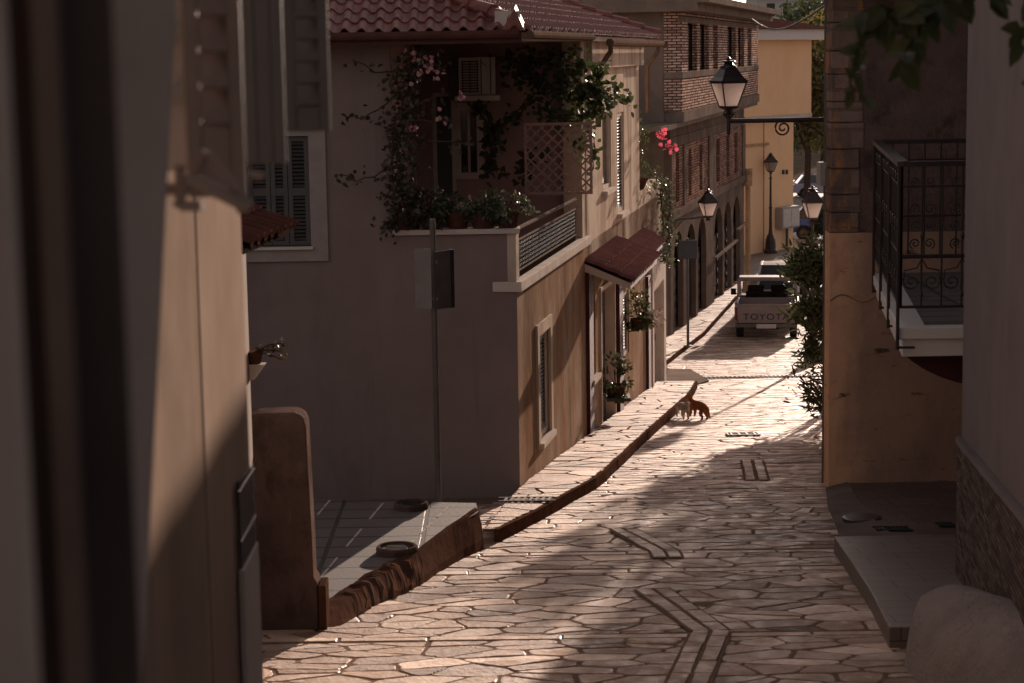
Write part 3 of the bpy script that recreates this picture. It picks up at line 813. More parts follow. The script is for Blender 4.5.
# brown base band + vertical pipes/pilasters beside the door
mb = MB()
sA = fs(585); sB = fs(589)
panel(mb, OF, UF, NF, sA, sB, 2.4, fa(587, 262)[1], .001, .06)
mb.build('pilaster', M['maroon'], H); mb = MB()
sA = fs(615.2); sB = fs(619)
panel(mb, OF, UF, NF, sA, sB, 2.4, fa(617, 280)[1], .001, .07)
mb.build('pilaster', M['maroon'], H); mb = MB()
sA = fs(645.2); sB = fs(647.8)
panel(mb, OF, UF, NF, sA, sB, 2.2, fa(646, 276)[1], .001, .06)
mb.build('pilaster', M['maroon'], H)
def window_part(hl, name='window', sill=True, leaf=True, glassy=False, inset=.055, fw_=.07, lm='shutter_grey', O=OF, u=UF, n=NF, parent=None, framem='trim'):
    a, b, c, d = hl
    m1 = MB(); frame4(m1, O, u, n, a + .002, b - .002, c + .002, d - .002, fw_, -inset - .05, -inset + .03)
    o = m1.build(name, M[framem], parent or H)
    m2 = MB()
    if glassy: panel(m2, O, u, n, a + fw_, b - fw_, c + fw_, d - fw_, -inset - .03, -inset - .015); m2.build('pane', M['glass'], o)
    else:
        frame4(m2, O, u, n, a + fw_, b - fw_, c + fw_, d - fw_, .06, -inset - .035, -inset + .01)
        louvres(m2, O, u, n, a + fw_ + .06, b - fw_ - .06, c + fw_ + .06, d - fw_ - .06, .055, -inset - .012)
        m2.build('louvre', M[lm], o)
    if sill:
        m3 = MB(); panel(m3, O, u, n, a - .08, b + .08, c - .07, c - .002, -.1, .09); m3.build('sill', M['trim'], o)
    return o
window_part(w1); window_part(w2); window_part(w3, sill=False); window_part(ua, glassy=True); window_part(ub)
for hl in (w1,):      # raised plaster surround of the low window
    mb = MB(); a, b, c, d = hl
    panel(mb, OF, UF, NF, a - .16, a - .002, c - .08, d + .16, .001, .035); panel(mb, OF, UF, NF, b + .002, b + .16, c - .08, d + .16, .001, .035); panel(mb, OF, UF, NF, a - .002, b + .002, d + .002, d + .16, .001, .035)
    mb.build('window_surround', M['facade_up'], H)
for hl, mt in ((dr, 'shutter_grey'), (d2, 'shutter_grey')):
    a, b, c, d = hl
    mb = MB(); panel(mb, OF, UF, NF, a + .09, b - .09, c - .3, d - .09, -.2, -.15)
    for k in range(2):
        z0 = c + .2 + k*1.05; frame4(mb, OF, UF, NF, a + .2, b - .2, z0, z0 + .9, .05, -.15, -.135)
    o = mb.build('door', M[mt], H)
    mb = MB(); panel(mb, OF, UF, NF, a + .002, a + .088, c - .3, d, -.22, .03); panel(mb, OF, UF, NF, b - .088, b - .002, c - .3, d, -.22, .03); panel(mb, OF, UF, NF, a + .09, b - .09, d - .088, d - .002, -.22, .03)
    mb.build('door_frame', M['trim'], o)
    mb = MB(); p = OF + UF*(b - .2) + NF*(-.1) + V((0, 0, c + 1.0)); mb.tube([p - V((0, 0, .07)), p + V((0, 0, .07))], .018); mb.build('handle', M['steel'], o)
mb = MB(); a, b, c, d = dr; panel(mb, OF, UF, NF, a, b, c - .35, c - .01, -.2, .14); mb.build('doorstep', M['trim'], H, bevel=.01)
a, b, c, d = d2
mb = MB(); panel(mb, OF, UF, NF, a - .28, a - .003, 2.3, d + .5, .001, .08); panel(mb, OF, UF, NF, b + .003, send, 2.3, d + .5, .001, .08); panel(mb, OF, UF, NF, a - .003, b + .003, d + .003, d + .5, .001, .08)
mb.build('portal', M['trim'], H)
# front window: white surround, louvred pair
x0, z0 = fr(236, 262); x1, z1 = fr(325, 128)
mb = MB()
Of = V((0, YF, 0))
panel(mb, Of, FX, FN, wx1 + .002, x1, z0, z1, .001, .04); panel(mb, Of, FX, FN, x0, wx0 - .002, z0, z1, .001, .04)
panel(mb, Of, FX, FN, wx0 - .002, wx1 + .002, z0, wz0 - .002, .001, .04); panel(mb, Of, FX, FN, wx0 - .002, wx1 + .002, wz1 + .002, z1, .001, .04)
o = mb.build('window', M['trim_dull'], H)
mb = MB(); panel(mb, Of, FX, FN, wx0 - .05, wx1 + .03, wz0 - .035, wz0, .041, .09); mb.build('sill', M['trim'], o)
mid = (wx0 + wx1)/2 + .1
cuts = [wx0 + .01, wx0 + .29, fr(288, 200)[0], wx1 - .005]
for a, b in zip(cuts, cuts[1:]):
    mb = MB(); frame4(mb, Of, FX, FN, a + .004, b - .004, wz0 + .01, wz1 - .01, .055, -.09, -.04)
    zm = wz0 + .68
    panel(mb, Of, FX, FN, a + .06, b - .06, zm - .05, zm + .05, -.085, -.045)
    louvres(mb, Of, FX, FN, a + .059, b - .059, wz0 + .065, zm - .05, .045, -.065, dep=.045); louvres(mb, Of, FX, FN, a + .059, b - .059, zm + .05, wz1 - .065, .045, -.065, dep=.045)
    mb.build('shutter', M['shutter_grey'], o)
# loggia door and window in the back wall
Ob = V((0, YB, 0))
mb = MB(); frame4(mb, Ob, FX, FN, dbx[0] - .06, dbx[1] + .06, dz[0] - .55, dz[1] + .05, .06, .001, .03); o = mb.build('door_frame', M['trim'], H)
mb = MB(); panel(mb, Ob, FX, FN, dbx[0] + .003, dbx[1] - .003, dz[0] - .55, dz[1] - .003, -.12, -.07); mb.build('door', M['shutter_grey'], o)
mb = MB(); frame4(mb, Ob, FX, FN, dbx[2] - .1, dbx[3] + .1, dz[2] - .1, dz[3] + .1, .1, .001, .04); o = mb.build('window', M['trim'], H)
mb = MB(); panel(mb, Ob, FX, FN, dbx[2] + .003, dbx[3] - .003, dz[2] + .003, dz[3] - .003, -.1, -.08); mb.build('pane', M['glass'], o)
mb = MB()
xm = (dbx[2] + dbx[3])/2
panel(mb, Ob, FX, FN, xm - .02, xm + .02, dz[2] + .003, dz[3] - .003, -.079, -.05); mb.build('glazing_bar', M['trim'], o)

# --- roof
ZE = EAVE + .10; TPI = math.tan(math.radians(21))
sR = fs(648)
def z1_(p): return ZE + (p.y - (YF - .55))*TPI
def z2_(p): return ZE + (-(p - OF).dot(NF) + .22)*TPI
def z3_(p): return ZE + (sR - (p - OF).dot(UF))*TPI
def z4_(p): return ZE + (p.x + 7)*TPI
ZF = (z1_, z2_, z3_, z4_)
def keepf(k):
    def f(c):
        zz = [g_(c) for g_ in ZF]
        return zz[k] <= min(zz) + .03
    return f
nF = -NF; cs, sn = math.cos(math.radians(21)), math.sin(math.radians(21))
mb = MB()
tile_field(mb, (-6, YF - .55, ZE), (1, 0, 0), (0, cs, sn), 32, 12, .205, .36, keepf(0))
P0 = OF + NF*.22 + UF*(-.62) + V((0, 0, ZE))
mb2 = MB()
tile_field(mb2, P0, UF, nF*cs + V((0, 0, sn)), int((sR + .62)/.205), 12, .205, .36, keepf(1))
ra = mb.build('roof', M['tile'], H); 
mb2.build('roof', M['tile'], H)
mb = MB()
Bc = V((0, YF - .55, 0)); t = ((OF + NF*.22) - Bc).dot(NF)
# front eave / street eave corner
xB = (NF.dot(OF + NF*.22) - NF.y*(YF - .55))/NF.x
cB = V((xB, YF - .55, ZE)); 
# hip direction: solve horizontally for equal heights
def hip(fa_, fb_, p, guess):
    best = None
    for k in range(720):
        a = 2*PI*k/720; q = p + V((math.cos(a), math.sin(a), 0))*4
        d = abs(fa_(q) - fb_(q))
        if (best is None or d < best[0]) and fa_(q) > ZE + .3: best = (d, q)
    q = best[1]; return V((q.x, q.y, fa_(q)))
hq = hip(z1_, z2_, cB, None)
ridge_caps(mb, cB + (hq - cB)*.045 + V((0, 0, .04)), hq + V((0, 0, .04)), .095)
mb.prism([cB + V((-.26, -.02, .0)), cB + V((.02, -.02, -.0)), cB + V((-.10, .02, .27))], (.02, .34, .05))
cC = OF + NF*.22 + UF*sR + V((0, 0, ZE)); hq2 = hip(z2_, z3_, cC, None)
mb.build('hip_ridge', M['tile'], ra)
mb = MB(); ridge_caps(mb, cC + V((0, 0, .05)), hq2 + V((0, 0, .05)), .10)
mb.build('hip_ridge', M['tile'], ra)
# far hip plane closed by a plain sheet + backing deck so no light leaks
mb = MB()
D_ = [cB, hq, hq2, cC]
mb.poly([p - V((0, 0, .02)) for p in (cB, cC, hq2, hq)])
mb.poly([p - V((0, 0, .02)) for p in (V((-6, YF - .5, ZE)), cB, hq, V((-6, hq.y, hq.z)))])
e3 = cC - NF*6; mb.poly([p - V((0, 0, .02)) for p in (cC, V((e3.x, e3.y, ZE)), hq2)])
mb.build('roof_deck', M['tile_dark'], H)
# fascia + gutters
mb = MB()
mb.box(-6, xB - .02, YF - .60, YF - .50, EAVE - .045, EAVE + .085)
mb.tube([(-6, YF - .62, EAVE + .06), (xB - .05, YF - .62, EAVE + .06)], .055, 10)
mb.build('front_gutter', M['tile_dark'], H)
mb = MB()
q0 = OF + NF*.29 + UF*(-.45) + V((0, 0, EAVE + .05)); q1 = OF + NF*.29 + UF*(s31 - 1.3) + V((0, 0, EAVE + .05))
mb.tube([q0, q1], .055, 10)
q2 = OF + NF*.31 + UF*(s31 + .6) + V((0, 0, EAVE - .02)); q3 = OF + NF*.31 + UF*(sR + .2) + V((0, 0, EAVE - .02))
mb.tube([q2, q3], .065, 10)
for sx_ in (s31 + .7, sR - .8):      # downpipe swan necks
    a = OF + NF*.31 + UF*sx_ + V((0, 0, EAVE - .04)); b = OF + NF*.09 + UF*(sx_ + .1) + V((0, 0, EAVE - .45))
    mb.tube([a, a - V((0, 0, .12)), b, b - V((0, 0, .9))], .045, 8)
mb.tube([q3 - NF*.35 - UF*.05, q3 + NF*.1 - UF*.05], .06, 10)
mb.build('street_gutter', M['gutter'], H)
mb = MB()
panel(mb, OF, UF, NF, s31 + .1, sup, EAVE - .42, EAVE - .001, .001, .10)
mb.build('cornice', M['facade_up'], H)
mb = MB()      # white end block closing the hip at the corner
mb.box(xB - .34, xB - .03, YF - .47, YF - .3, EAVE + .07, EAVE + .34)
mb.build('eave_end_block', M['trim'], H)

# --- tiled canopy over the door, and the lower one beyond it
def canopy(s0, s1, out, ztop, drop, label, fascia=True):
    nc = max(2, int((s1-s0)/.2)); w = (s1-s0)/nc; L = math.hypot(out, drop); nr = max(2, round(L/.3))
    g = (-NF*out + V((0, 0, drop))).normalized()
    mb = MB(); tile_field(mb, OF + UF*s0 + NF*out + V((0, 0, ztop - drop)), UF, g, nc, nr, w, L/nr)
    t = mb.build('canopy', M['tile'], H)
    mb = MB()
    a = [OF + UF*s0 + NF*.003 + V((0, 0, ztop - .03)), OF + UF*s0 + NF*out + V((0, 0, ztop - drop - .03)), OF + UF*s0 + NF*out + V((0, 0, ztop - drop - .12)), OF + UF*s0 + NF*.003 + V((0, 0, ztop - .15))]
    mb.prism([p + UF*.03 for p in a], UF*(s1-s0-.03)); mb.build('canopy_board', M['maroon'], t)
    if fascia:
        mb = MB(); mb.prism([p - UF*.03 for p in a], UF*.058); mb.build('fascia_board', M['trim'], t)
    return t
sc0, zc0 = fa(584.5, 262); sc1 = fs(616, 238)
canopy(sc0, sc1, .72, zc0, .30, '')
canopy(sc1 + .02, fs(643), .38, zc0 - .22, .22, '', False)

# --- balcony railing along the street
rl = thing('balcony_railing', OF + UF*.2 + V((0, 0, ZLED + .13)), 'dark iron balcony railing with two pale handrails along the sunny loggia edge', 'railing')
rz = ZLED + .13
mb = MB()
for zz, r_ in ((ZCAP - .01, .028), (ZCAP - .16, .018), (rz + .09, .018)):
    mb.tube([OF + UF*.2 + NF*-.06 + V((0, 0, zz)), OF + UF*(s30 + .04) + NF*-.06 + V((0, 0, zz))], r_, 8)
mb.build('handrail', M['ironlight'], rl)
mb = MB(); k = int((s30 - .2)/.115)
for i in range(k + 1):
    s_ = .2 + (s30 - .2)*i/k; p = OF + UF*s_ - NF*.06
    mb.tube([p + V((0, 0, rz)), p + V((0, 0, ZCAP - .16))], .012, 5)
    if i < k:
        for q in range(6):
            za = rz + .12 + q*(ZCAP - .3 - rz)/6; zb = za + (ZCAP - .3 - rz)/6
            s2 = .2 + (s30 - .2)*(i+1)/k; p2 = OF + UF*s2 - NF*.06
            mb.bar(p + V((0, 0, za)), p2 + V((0, 0, zb)), .012, .012); mb.bar(p + V((0, 0, zb)), p2 + V((0, 0, za)), .012, .012)
mb.build('balusters', M['iron'], rl)

# --- air conditioner on the loggia wall
def at(px, py, D): return W(px, py, D)
a = at(459, 99, 30.2); b = at(495, 57, 30.2)
ac = thing('air_conditioner', (a.x, 30.4, a.z), 'grey-white air conditioner box on a shelf high in the loggia', 'air conditioner')
mb = MB(); mb.box(a.x, b.x, 30.25, 30.72, a.z + .05, b.z); mb.build('casing', M['acwhite'], ac, bevel=.015)
mb = MB()
for i in range(12): z = a.z + .11 + i*(b.z - a.z - .17)/11; mb.box(a.x + .04, a.x + .30, 30.225, 30.249, z - .006, z + .006)
for i in range(3): x = a.x + .06 + i*.11; mb.box(x - .006, x + .006, 30.222, 30.24, a.z + .09, b.z - .05)
mb.build('grille', M['black'], ac)
mb = MB(); mb.box(a.x + .33, a.x + .345, 30.235, 30.249, a.z + .06, b.z - .02); mb.box(b.x - .08, b.x - .065, 30.235, 30.249, a.z + .06, b.z - .02); mb.build('seam', M['iron'], ac)
mb = MB(); mb.box(a.x - .06, b.x + .06, 30.15, 31.29, a.z - .03, a.z + .045); mb.build('shelf', M['acwhite'], ac)
mb = MB(); mb.box(a.x - .16, a.x - .02, 30.5, 31.2, a.z - .03, b.z + .05); mb.build('side_recess', M['iron'], ac)

# --- trellis in the loggia
tx0, tz0 = at(525, 195, 29.9).x, at(525, 195, 29.9).z; tx1, tz1 = at(592, 124, 29.9).x, at(592, 122, 29.9).z
tr = thing('trellis', ((tx0+tx1)/2, 29.9, tz0), 'reddish-brown diamond lattice trellis below dark leaves in the loggia', 'trellis')
Ot = V((0, 29.9, 0))
mb = MB(); frame4(mb, Ot, FX, FN, tx0, tx1, tz0, tz1, .04, -.02, .02); mb.build('frame', M['lattice'], tr)
mb = MB()
wv, hv = tx1 - tx0, tz1 - tz0
st = .165
def diag(sg, dd):
    k = -hv
    while k < wv:
        # line x = k + t, z = t (or mirrored)
        t0, t1 = max(0, -k), min(hv, wv - k)
        if t1 - t0 > .04:
            xa, xb_ = k + t0, k + t1
            if sg < 0: xa, xb_ = wv - xa, wv - xb_
            mb.bar((tx0 + xa, 29.9 + dd, tz0 + t0), (tx0 + xb_, 29.9 + dd, tz0 + t1), .026, .012, (0, 1, 0))
        k += st
diag(1, -.007); diag(-1, .007)
mb.build('lattice', M['lattice'], tr)
# ================================================================== plants
def rnd_dir(rng, z0=-1, z1=1):
    while True:
        v = V((rng.uniform(-1, 1), rng.uniform(-1, 1), rng.uniform(z0, z1)))
        if .1 < v.length < 1: return v.normalized()
def leaf(mb, p, d, nn, L, w, fold=.25, droop=.15, mi=0):
    d = V(d).normalized(); s = d.cross(V(nn))
    if s.length < 1e-3: s = d.cross(V((.3, .5, .8)))
    s.normalize(); n = s.cross(d)
    P = lambda t, x, h: p + d*L*t + s*w*x + n*h*L
    b, t = p, P(1, 0, -droop)
    l1, l2 = P(.3, -.5, fold*.35), P(.68, -.38, fold*.2 - droop*.4); r1, r2 = P(.3, .5, fold*.35), P(.68, .38, fold*.2 - droop*.4)
    mb.mesh([b, l1, l2, t, r2, r1, P(.45, 0, 0)], [(0, 6, 1), (1, 6, 2), (2, 6, 3), (0, 5, 6), (5, 4, 6), (4, 3, 6)], mi)
def cloud(mb, c, rad, n, L, rng, clumps=8, hollow=.3):
    c = V(c); rad = V(rad)
    cl = []
    for _ in range(clumps):
        v = rnd_dir(rng)*rng.uniform(hollow, 1) ** .6; cl.append((c + V((v.x*rad.x, v.y*rad.y, v.z*rad.z)), rng.uniform(.22, .45)))
    for _ in range(n):
        k, r = rng.choice(cl); v = rnd_dir(rng)*rng.random() ** .4
        p = k + V((v.x*rad.x, v.y*rad.y, v.z*rad.z))*r
        d = (p - c).normalized() + rnd_dir(rng)*.9 + V((0, 0, -.1))
        leaf(mb, p, d, rnd_dir(rng, -.2, 1), L*rng.uniform(.6, 1.25), L*rng.uniform(.35, .6))
def vine(mb_s, mb_l, pts, rng, L, per=3, rad=.10, r=.012, spread=1.0):
    """a stem through pts carrying leaves"""
    pts = [V(p) for p in pts]
    full = []
    for a, b in zip(pts, pts[1:]):
        n = max(2, int((b-a).length/.12))
        for i in range(n): full.append(a.lerp(b, i/n) + rnd_dir(rng)*.025)
    full.append(pts[-1])
    mb_s.tube(full, r, 5, 0, True, r*.5)
    for p in full:
        for _ in range(per if isinstance(per, int) else (1 if rng.random() < per else 0)):
            q = p + rnd_dir(rng)*rad*rng.random()*spread
            leaf(mb_l, q, rnd_dir(rng, -1, .6), V((0, -1, .4)) + rnd_dir(rng)*.8, L*rng.uniform(.6, 1.3), L*rng.uniform(.5, .8))
rv = random.Random(33)
# climbing bougainvillea on the loggia's left edge
DV = 24.85
pl = thing('climbing_plant', W(392, 228, DV), 'pinkish climbing plant rising along the left edge of the loggia', 'climbing plant')
ms, ml, mp = MB(), MB(), MB()
for k in range(5):
    x0 = 393 + rv.uniform(-6, 16)
    pts = [W(x0, 226, DV)]
    for y in range(205, 48, -20): pts.append(W(398 + rv.uniform(-11, 16), y, DV - rv.uniform(0, .25)))
    vine(ms, ml, pts, rv, .085, 7, .24)
for path, per in (([(397, 165), (372, 178), (355, 180), (338, 175)], 3), ([(397, 95), (378, 108), (362, 118), (346, 117)], 3), ([(395, 70), (376, 72), (352, 60)], 2), ([(400, 80), (430, 62), (446, 70)], 4), ([(402, 115), (425, 100), (440, 94)], 3), ([(405, 130), (428, 140), (455, 142), (470, 144)], 3), ([(398, 60), (420, 55), (436, 52)], 3), ([(396, 185), (388, 195), (384, 200)], 3), ([(410, 120), (432, 122), (452, 122)], 2), ([(402, 150), (415, 160), (418, 166)], 2)):
    vine(ms, ml, [W(x, y, DV - rv.uniform(.05, .3)) for x, y in path], rv, .085, per, .16)
ms.build('stem', M['stem'], pl); ml.build('foliage', M['leaf_dry'], pl)
for (x, y, n, sp) in ((415, 60, 14, .2), (426, 66, 10, .18), (414, 128, 9, .07), (461, 98, 7, .06), (435, 72, 6, .15), (405, 90, 4, .12), (440, 116, 4, .1)):
    c = W(x, y, DV - .25)
    for _ in range(n): leaf(mp, c + rnd_dir(rv)*sp*rv.random(), rnd_dir(rv), V((0, -1, .2)) + rnd_dir(rv), .07, .06)
mp.build('blossom', M['petal_pale'], pl)
# dark creeper hanging along the loggia's back wall and corner
DC = 30.2
pc = thing('creeper', W(560, 195, DC), 'dark leafy creeper spilling over the trellis and loggia corner', 'climbing plant')
ms, ml = MB(), MB()
def dense(pts, per, rad, L=.12, n=3):
    for _ in range(n): vine(ms, ml, [W(x + rv.uniform(-5, 5), y + rv.uniform(-5, 5), DC + rv.uniform(-.2, .35)) for x, y in pts], rv, L, per, rad)
dense([(500, 62), (525, 60), (548, 58), (570, 62), (590, 68)], 4, .26, n=3)
dense([(520, 68), (540, 85), (560, 95), (585, 100), (600, 92)], 5, .30, n=4)
dense([(560, 70), (575, 80), (592, 90), (608, 96), (622, 97)], 5, .28, n=3)
dense([(530, 100), (518, 118), (500, 126), (488, 140)], 3, .16, n=3)
dense([(540, 112), (560, 120), (580, 120), (600, 116)], 4, .2, n=3)
dense([(482, 104), (486, 120), (492, 135), (490, 160), (486, 168)], 4, .2, n=3)
dense([(574, 140), (578, 148)], 4, .14, n=2); dense([(530, 155), (526, 170), (524, 185)], 3, .12, n=2); dense([(545, 150), (548, 154)], 3, .10, n=1)
dense([(592, 130), (595, 150), (597, 165)], 3, .12, n=2); dense([(500, 165), (508, 178)], 2, .12, n=1); dense([(596, 70), (600, 85), (598, 110)], 5, .22, n=3)
ms.build('stem', M['stem'], pc); ml.build('foliage', M['leaf'], pc)
# potted plants on the parapet
def potted(name, c, w, h, nleaf, label, lm='leaf', L=.07, pot=True, petals=0, pm='petal', potm='terracotta', cat='potted plant'):
    c = V(c); t = thing(name, c, label, cat)
    if pot:
        m_ = MB(); m_.lathe(c, [(w*.28, 0), (w*.34, .16), (w*.37, .16), (w*.37, .2), (w*.32, .2), (w*.30, .15)], 16); m_.build('pot', M[potm], t)
    m_ = MB(); cloud(m_, c + V((0, -.04, .14 + h*.40)), (w*.72, w*.6, h*.8), nleaf, L, rv, 18); m_.build('foliage', M[lm], t)
    m_ = MB()
    for k in range(7): m_.tube([c + V((0, 0, .17)), c + V((rv.uniform(-.3, .3)*w, rv.uniform(-.3, .3)*w, .2 + h*.6))], .006, 4)
    m_.build('stem', M['stem'], t)
    if petals:
        m_ = MB()
        for _ in range(petals): p = c + V((rv.uniform(-.5, .5)*w, rv.uniform(-.5, .5)*w, .2 + h*rv.uniform(.3, 1))); leaf(m_, p, rnd_dir(rv), rnd_dir(rv), .06, .055)
        m_.build('blossom', M[pm], t)
    return t
ZP = ZCAP + .036
for (px, w, h, nl, lm, lab, pet) in ((408, .5, .36, 520, 'leaf_dry', 'bushy dark potted plant at the left end of the loggia parapet', 0), (432, .42, .30, 480, 'leaf', 'small dark green potted plant behind the sign pole top on the parapet', 0), (458, .42, .26, 420, 'leaf', 'low trailing potted plant in the middle of the loggia parapet', 8), (484, .5, .28, 620, 'leaf_light', 'silvery green potted plant overflowing the parapet', 0), (508, .42, .24, 520, 'leaf_light', 'silvery potted plant hanging over the corner beside the railing', 0)):
    p = W(px, 230, YF + .12); potted('potted_plant', (p.x, YF + .12, ZP), w, h, nl, lab, lm, .07, True, pet, 'petal_pale')
# plants on the terrace past the upper storey with a pink blossom
a, b = fs(643), fs(659)
p = OF + UF*(a + .4) - NF*.3; potted('bougainvillea', (p.x, p.y, ZTER + .01), 1.0, 1.15, 600, 'bougainvillea with bright pink blossom on the far terrace of the pink house', 'leaf', .11, True, 0)
bl = [o for o in COL.objects if o.name.startswith('bougainvillea')][0]
mpx = MB(); 
for (x, y, n) in ((662, 138, 11), (659, 132, 6), (668, 146, 10), (672, 150, 5)):
    c = W(x, y, p.y - .2)
    for _ in range(n): leaf(mpx, c + rnd_dir(rv)*.12*rv.random(), rnd_dir(rv), rnd_dir(rv), .1, .09)
mpx.build('blossom', M['petal'], bl)
t = thing('trailing_plant', OF + UF*b + V((0, 0, ZTER)), 'grey-green trailing plant hanging down the far end of the pink house', 'climbing plant')
ms, ml = MB(), MB()
for _ in range(7):
    s_ = b - rv.uniform(-.1, .5); q = OF + UF*s_ + NF*.08
    pts = [q + V((0, 0, ZTER - k*.28)) + NF*rv.uniform(-.05, .22) + UF*rv.uniform(-.15, .15) for k in range(7)]
    vine(ms, ml, pts, rv, .08, 4, .2)
ms.build('stem', M['stem'], t); ml.build('foliage', M['leaf_light'], t)
# plants hung beside the door
p = OF + UF*fs(606) + NF*.14; potted('potted_shrub', (p.x, p.y, fa(606, 398)[1]), .5, .42, 560, 'dark round potted shrub by the door under the tiled canopy', 'leaf', .09)
p = OF + UF*fs(608) + NF*.14
mb = MB(); z_ = fa(606, 398)[1]; mb.box(p.x - .2, p.x + .2, p.y - .45, p.y + .1, z_ - .06, z_ - .001); tag(mb.build('plant_shelf', M['iron']), 'small dark shelf carrying the round potted shrub beside the door', 'shelf')
p = OF + UF*fs(627) + NF*.2; z_ = fa(627, 343, .2)[1]
potted('wall_plant', (p.x, p.y, z_), .4, .46, 420, 'wall basket of dark leaves and dry pale sprays right of the door', 'leaf', .09, True)
wp = [o for o in COL.objects if o.name.startswith('wall_plant')][0]
ms = MB()
for k in range(14):
    a_ = V((p.x, p.y, z_ + .25)); ms.tube([a_, a_ + NF*.15 + V((0, -.1, rv.uniform(-.05, .15))), a_ + NF*rv.uniform(.25, .5) + V((0, rv.uniform(-.2, .2), rv.uniform(-.2, .12)))], .008, 4)
    leaf(ms, a_ + NF*rv.uniform(.2, .45) + V((0, 0, rv.uniform(-.2, .1))), rnd_dir(rv), rnd_dir(rv), .12, .07)
ms.build('dry_sprays', M['catgrey'], wp)
mb = MB(); mb.tube([(p.x - .2, p.y, z_ - .04), (p.x, p.y, z_ - .02)], .015); tag(mb.build('wall_bracket', M['iron']), 'short iron bracket under the wall basket right of the door', 'bracket')

# ================================================================== brick house
BO = W(671, 340, 54.0); mL = .238
UB = V((mL, 1, 0)).normalized(); NB = V((UB.y, -UB.x, 0)); BO = V((BO.x, BO.y, 0))
TO = W(682, 100, 53.0); mU = .222
UT = V((mU, 1, 0)).normalized(); NT = V((UT.y, -UT.x, 0)); TO = V((TO.x, TO.y, 0))
def bfp(px, py): p = hitplane(px, py, BO, NB); return (p - BO).dot(UB), p.z
def tfp(px, py): p = hitplane(px, py, TO, NT); return (p - TO).dot(UT), p.z
BH = thing('brick_house', (BO.x, BO.y, zs(54)), 'unfinished brick house with projecting upper storey and narrow windows over arches', 'house')
zsl = tfp(683, 122)[1]; ztop = tfp(683, 8)[1]
sLf = bfp(744, 200)[0]; sTf = tfp(758, 60)[0]
# upper storey
uh = []
zw0, zw1 = tfp(692, 71)[1], tfp(692, 23)[1]
for xa, xb_ in ((688, 697.3), (700, 709), (713.2, 718), (727.5, 736), (738.2, 744.2), (747.5, 751.5)):
    uh.append((tfp(xa, 50)[0], tfp(xb_, 50)[0], zw0, zw1))
inh = lambda hs: (lambda s, z: not any(a < s < b and c < z < d for a, b, c, d in hs))
zm = zw0 - .17
mb = MB()
wallgrid(mb, TO, UT, NT, [0, sTf] + [x for h in uh for x in h[:2]], [zsl + .28, zm, zw0, zw1, ztop - .1], inh(uh), .22)
wallgrid(mb, TO + UT*0.0 , V((-1, 0, 0)), V((0, -1, 0)), [.0, .47], [zsl + .28, ztop - .1], lambda s, z: True, .22)
mb.build('upper_wall', M['brick'], BH)
mb = MB()
wallgrid(mb, TO + V((-.473, .03, 0)), V((-1, 0, 0)), V((0, -1, 0)), [.0, 6], [zsl, ztop - .1], lambda s, z: True, .22)
panel(mb, TO, UT, NT, -.03, sTf + .05, zsl, zsl + .277, -.6, .05)         # floor slab edge
panel(mb, TO, UT, NT, -.02, sTf + .02, zm + .002, zw0 - .002, -.15, .025)  # sill beam
panel(mb, TO, UT, NT, -.02, sTf + .02, zw1 + .002, zw1 + .15, -.15, .02)   # lintel beam
panel(mb, TO, V((-1, 0, 0)), V((0, -1, 0)), -.01, .47, zm + .002, zw0 - .002, -.1, .02)
panel(mb, TO, UT, NT, -3, sTf + .05, zsl - .12, zsl - .002, -5, -.02)
mb.build('concrete_beam', M['concrete'], BH)
mb = MB()
# roof slab with broad overhang
for d0, z0, z1 in ((.5, ztop - .1, ztop + .12), (.8, ztop + .122, ztop + .3)):
    panel(mb, TO, UT, NT, -.7, sTf + .4, z0, z1, -8, d0)
mb.build('roof_slab', M['concrete'], BH)
for (a, b, c, d) in uh:
    m_ = MB(); frame4(m_, TO, UT, NT, a + .003, b - .003, c + .003, d - .003, .05, -.2, -.14); w_ = m_.build('window', M['darkwood'], BH)
    m_ = MB(); panel(m_, TO, UT, NT, a + .05, b - .05, c + .05, d - .05, -.19, -.18); m_.build('pane', M['glass'], w_)
# lower storey
lh = []
for xc_, hw in ((677.5, 1.7), (690, 1.5), (701, 1.5), (718, 1.7), (728, 1.5), (736, 1.5)):
    a, b = bfp(xc_ - hw, 170)[0], bfp(xc_ + hw, 170)[0]; lh.append((a, b, 5.9, 7.25))
zBeam = 7.45
mb = MB()
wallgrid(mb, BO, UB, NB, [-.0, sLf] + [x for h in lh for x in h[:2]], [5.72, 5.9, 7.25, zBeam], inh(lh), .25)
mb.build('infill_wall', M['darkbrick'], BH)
mb = MB()
panel(mb, BO, UB, NB, -.02, sLf, zBeam + .002, 7.72, -.3, .03); panel(mb, BO, UB, NB, -.02, sLf, 7.722, zsl - .122, -.3, .0)
for xc_, hw in ((711, 3.0), (668, 0), (743, 1.2), (684, 1.2)):
    if hw: a, b = bfp(xc_ - hw, 170)[0], bfp(xc_ + hw, 170)[0]
    else: a, b = -.02, .25
    panel(mb, BO, UB, NB, a, b, 5.722, zBeam, -.28, .05)
panel(mb, BO, UB, NB, -.04, sLf, 5.5, 5.72, -.2, .09); 
mb.build('concrete_frame', M['arcade'], BH)
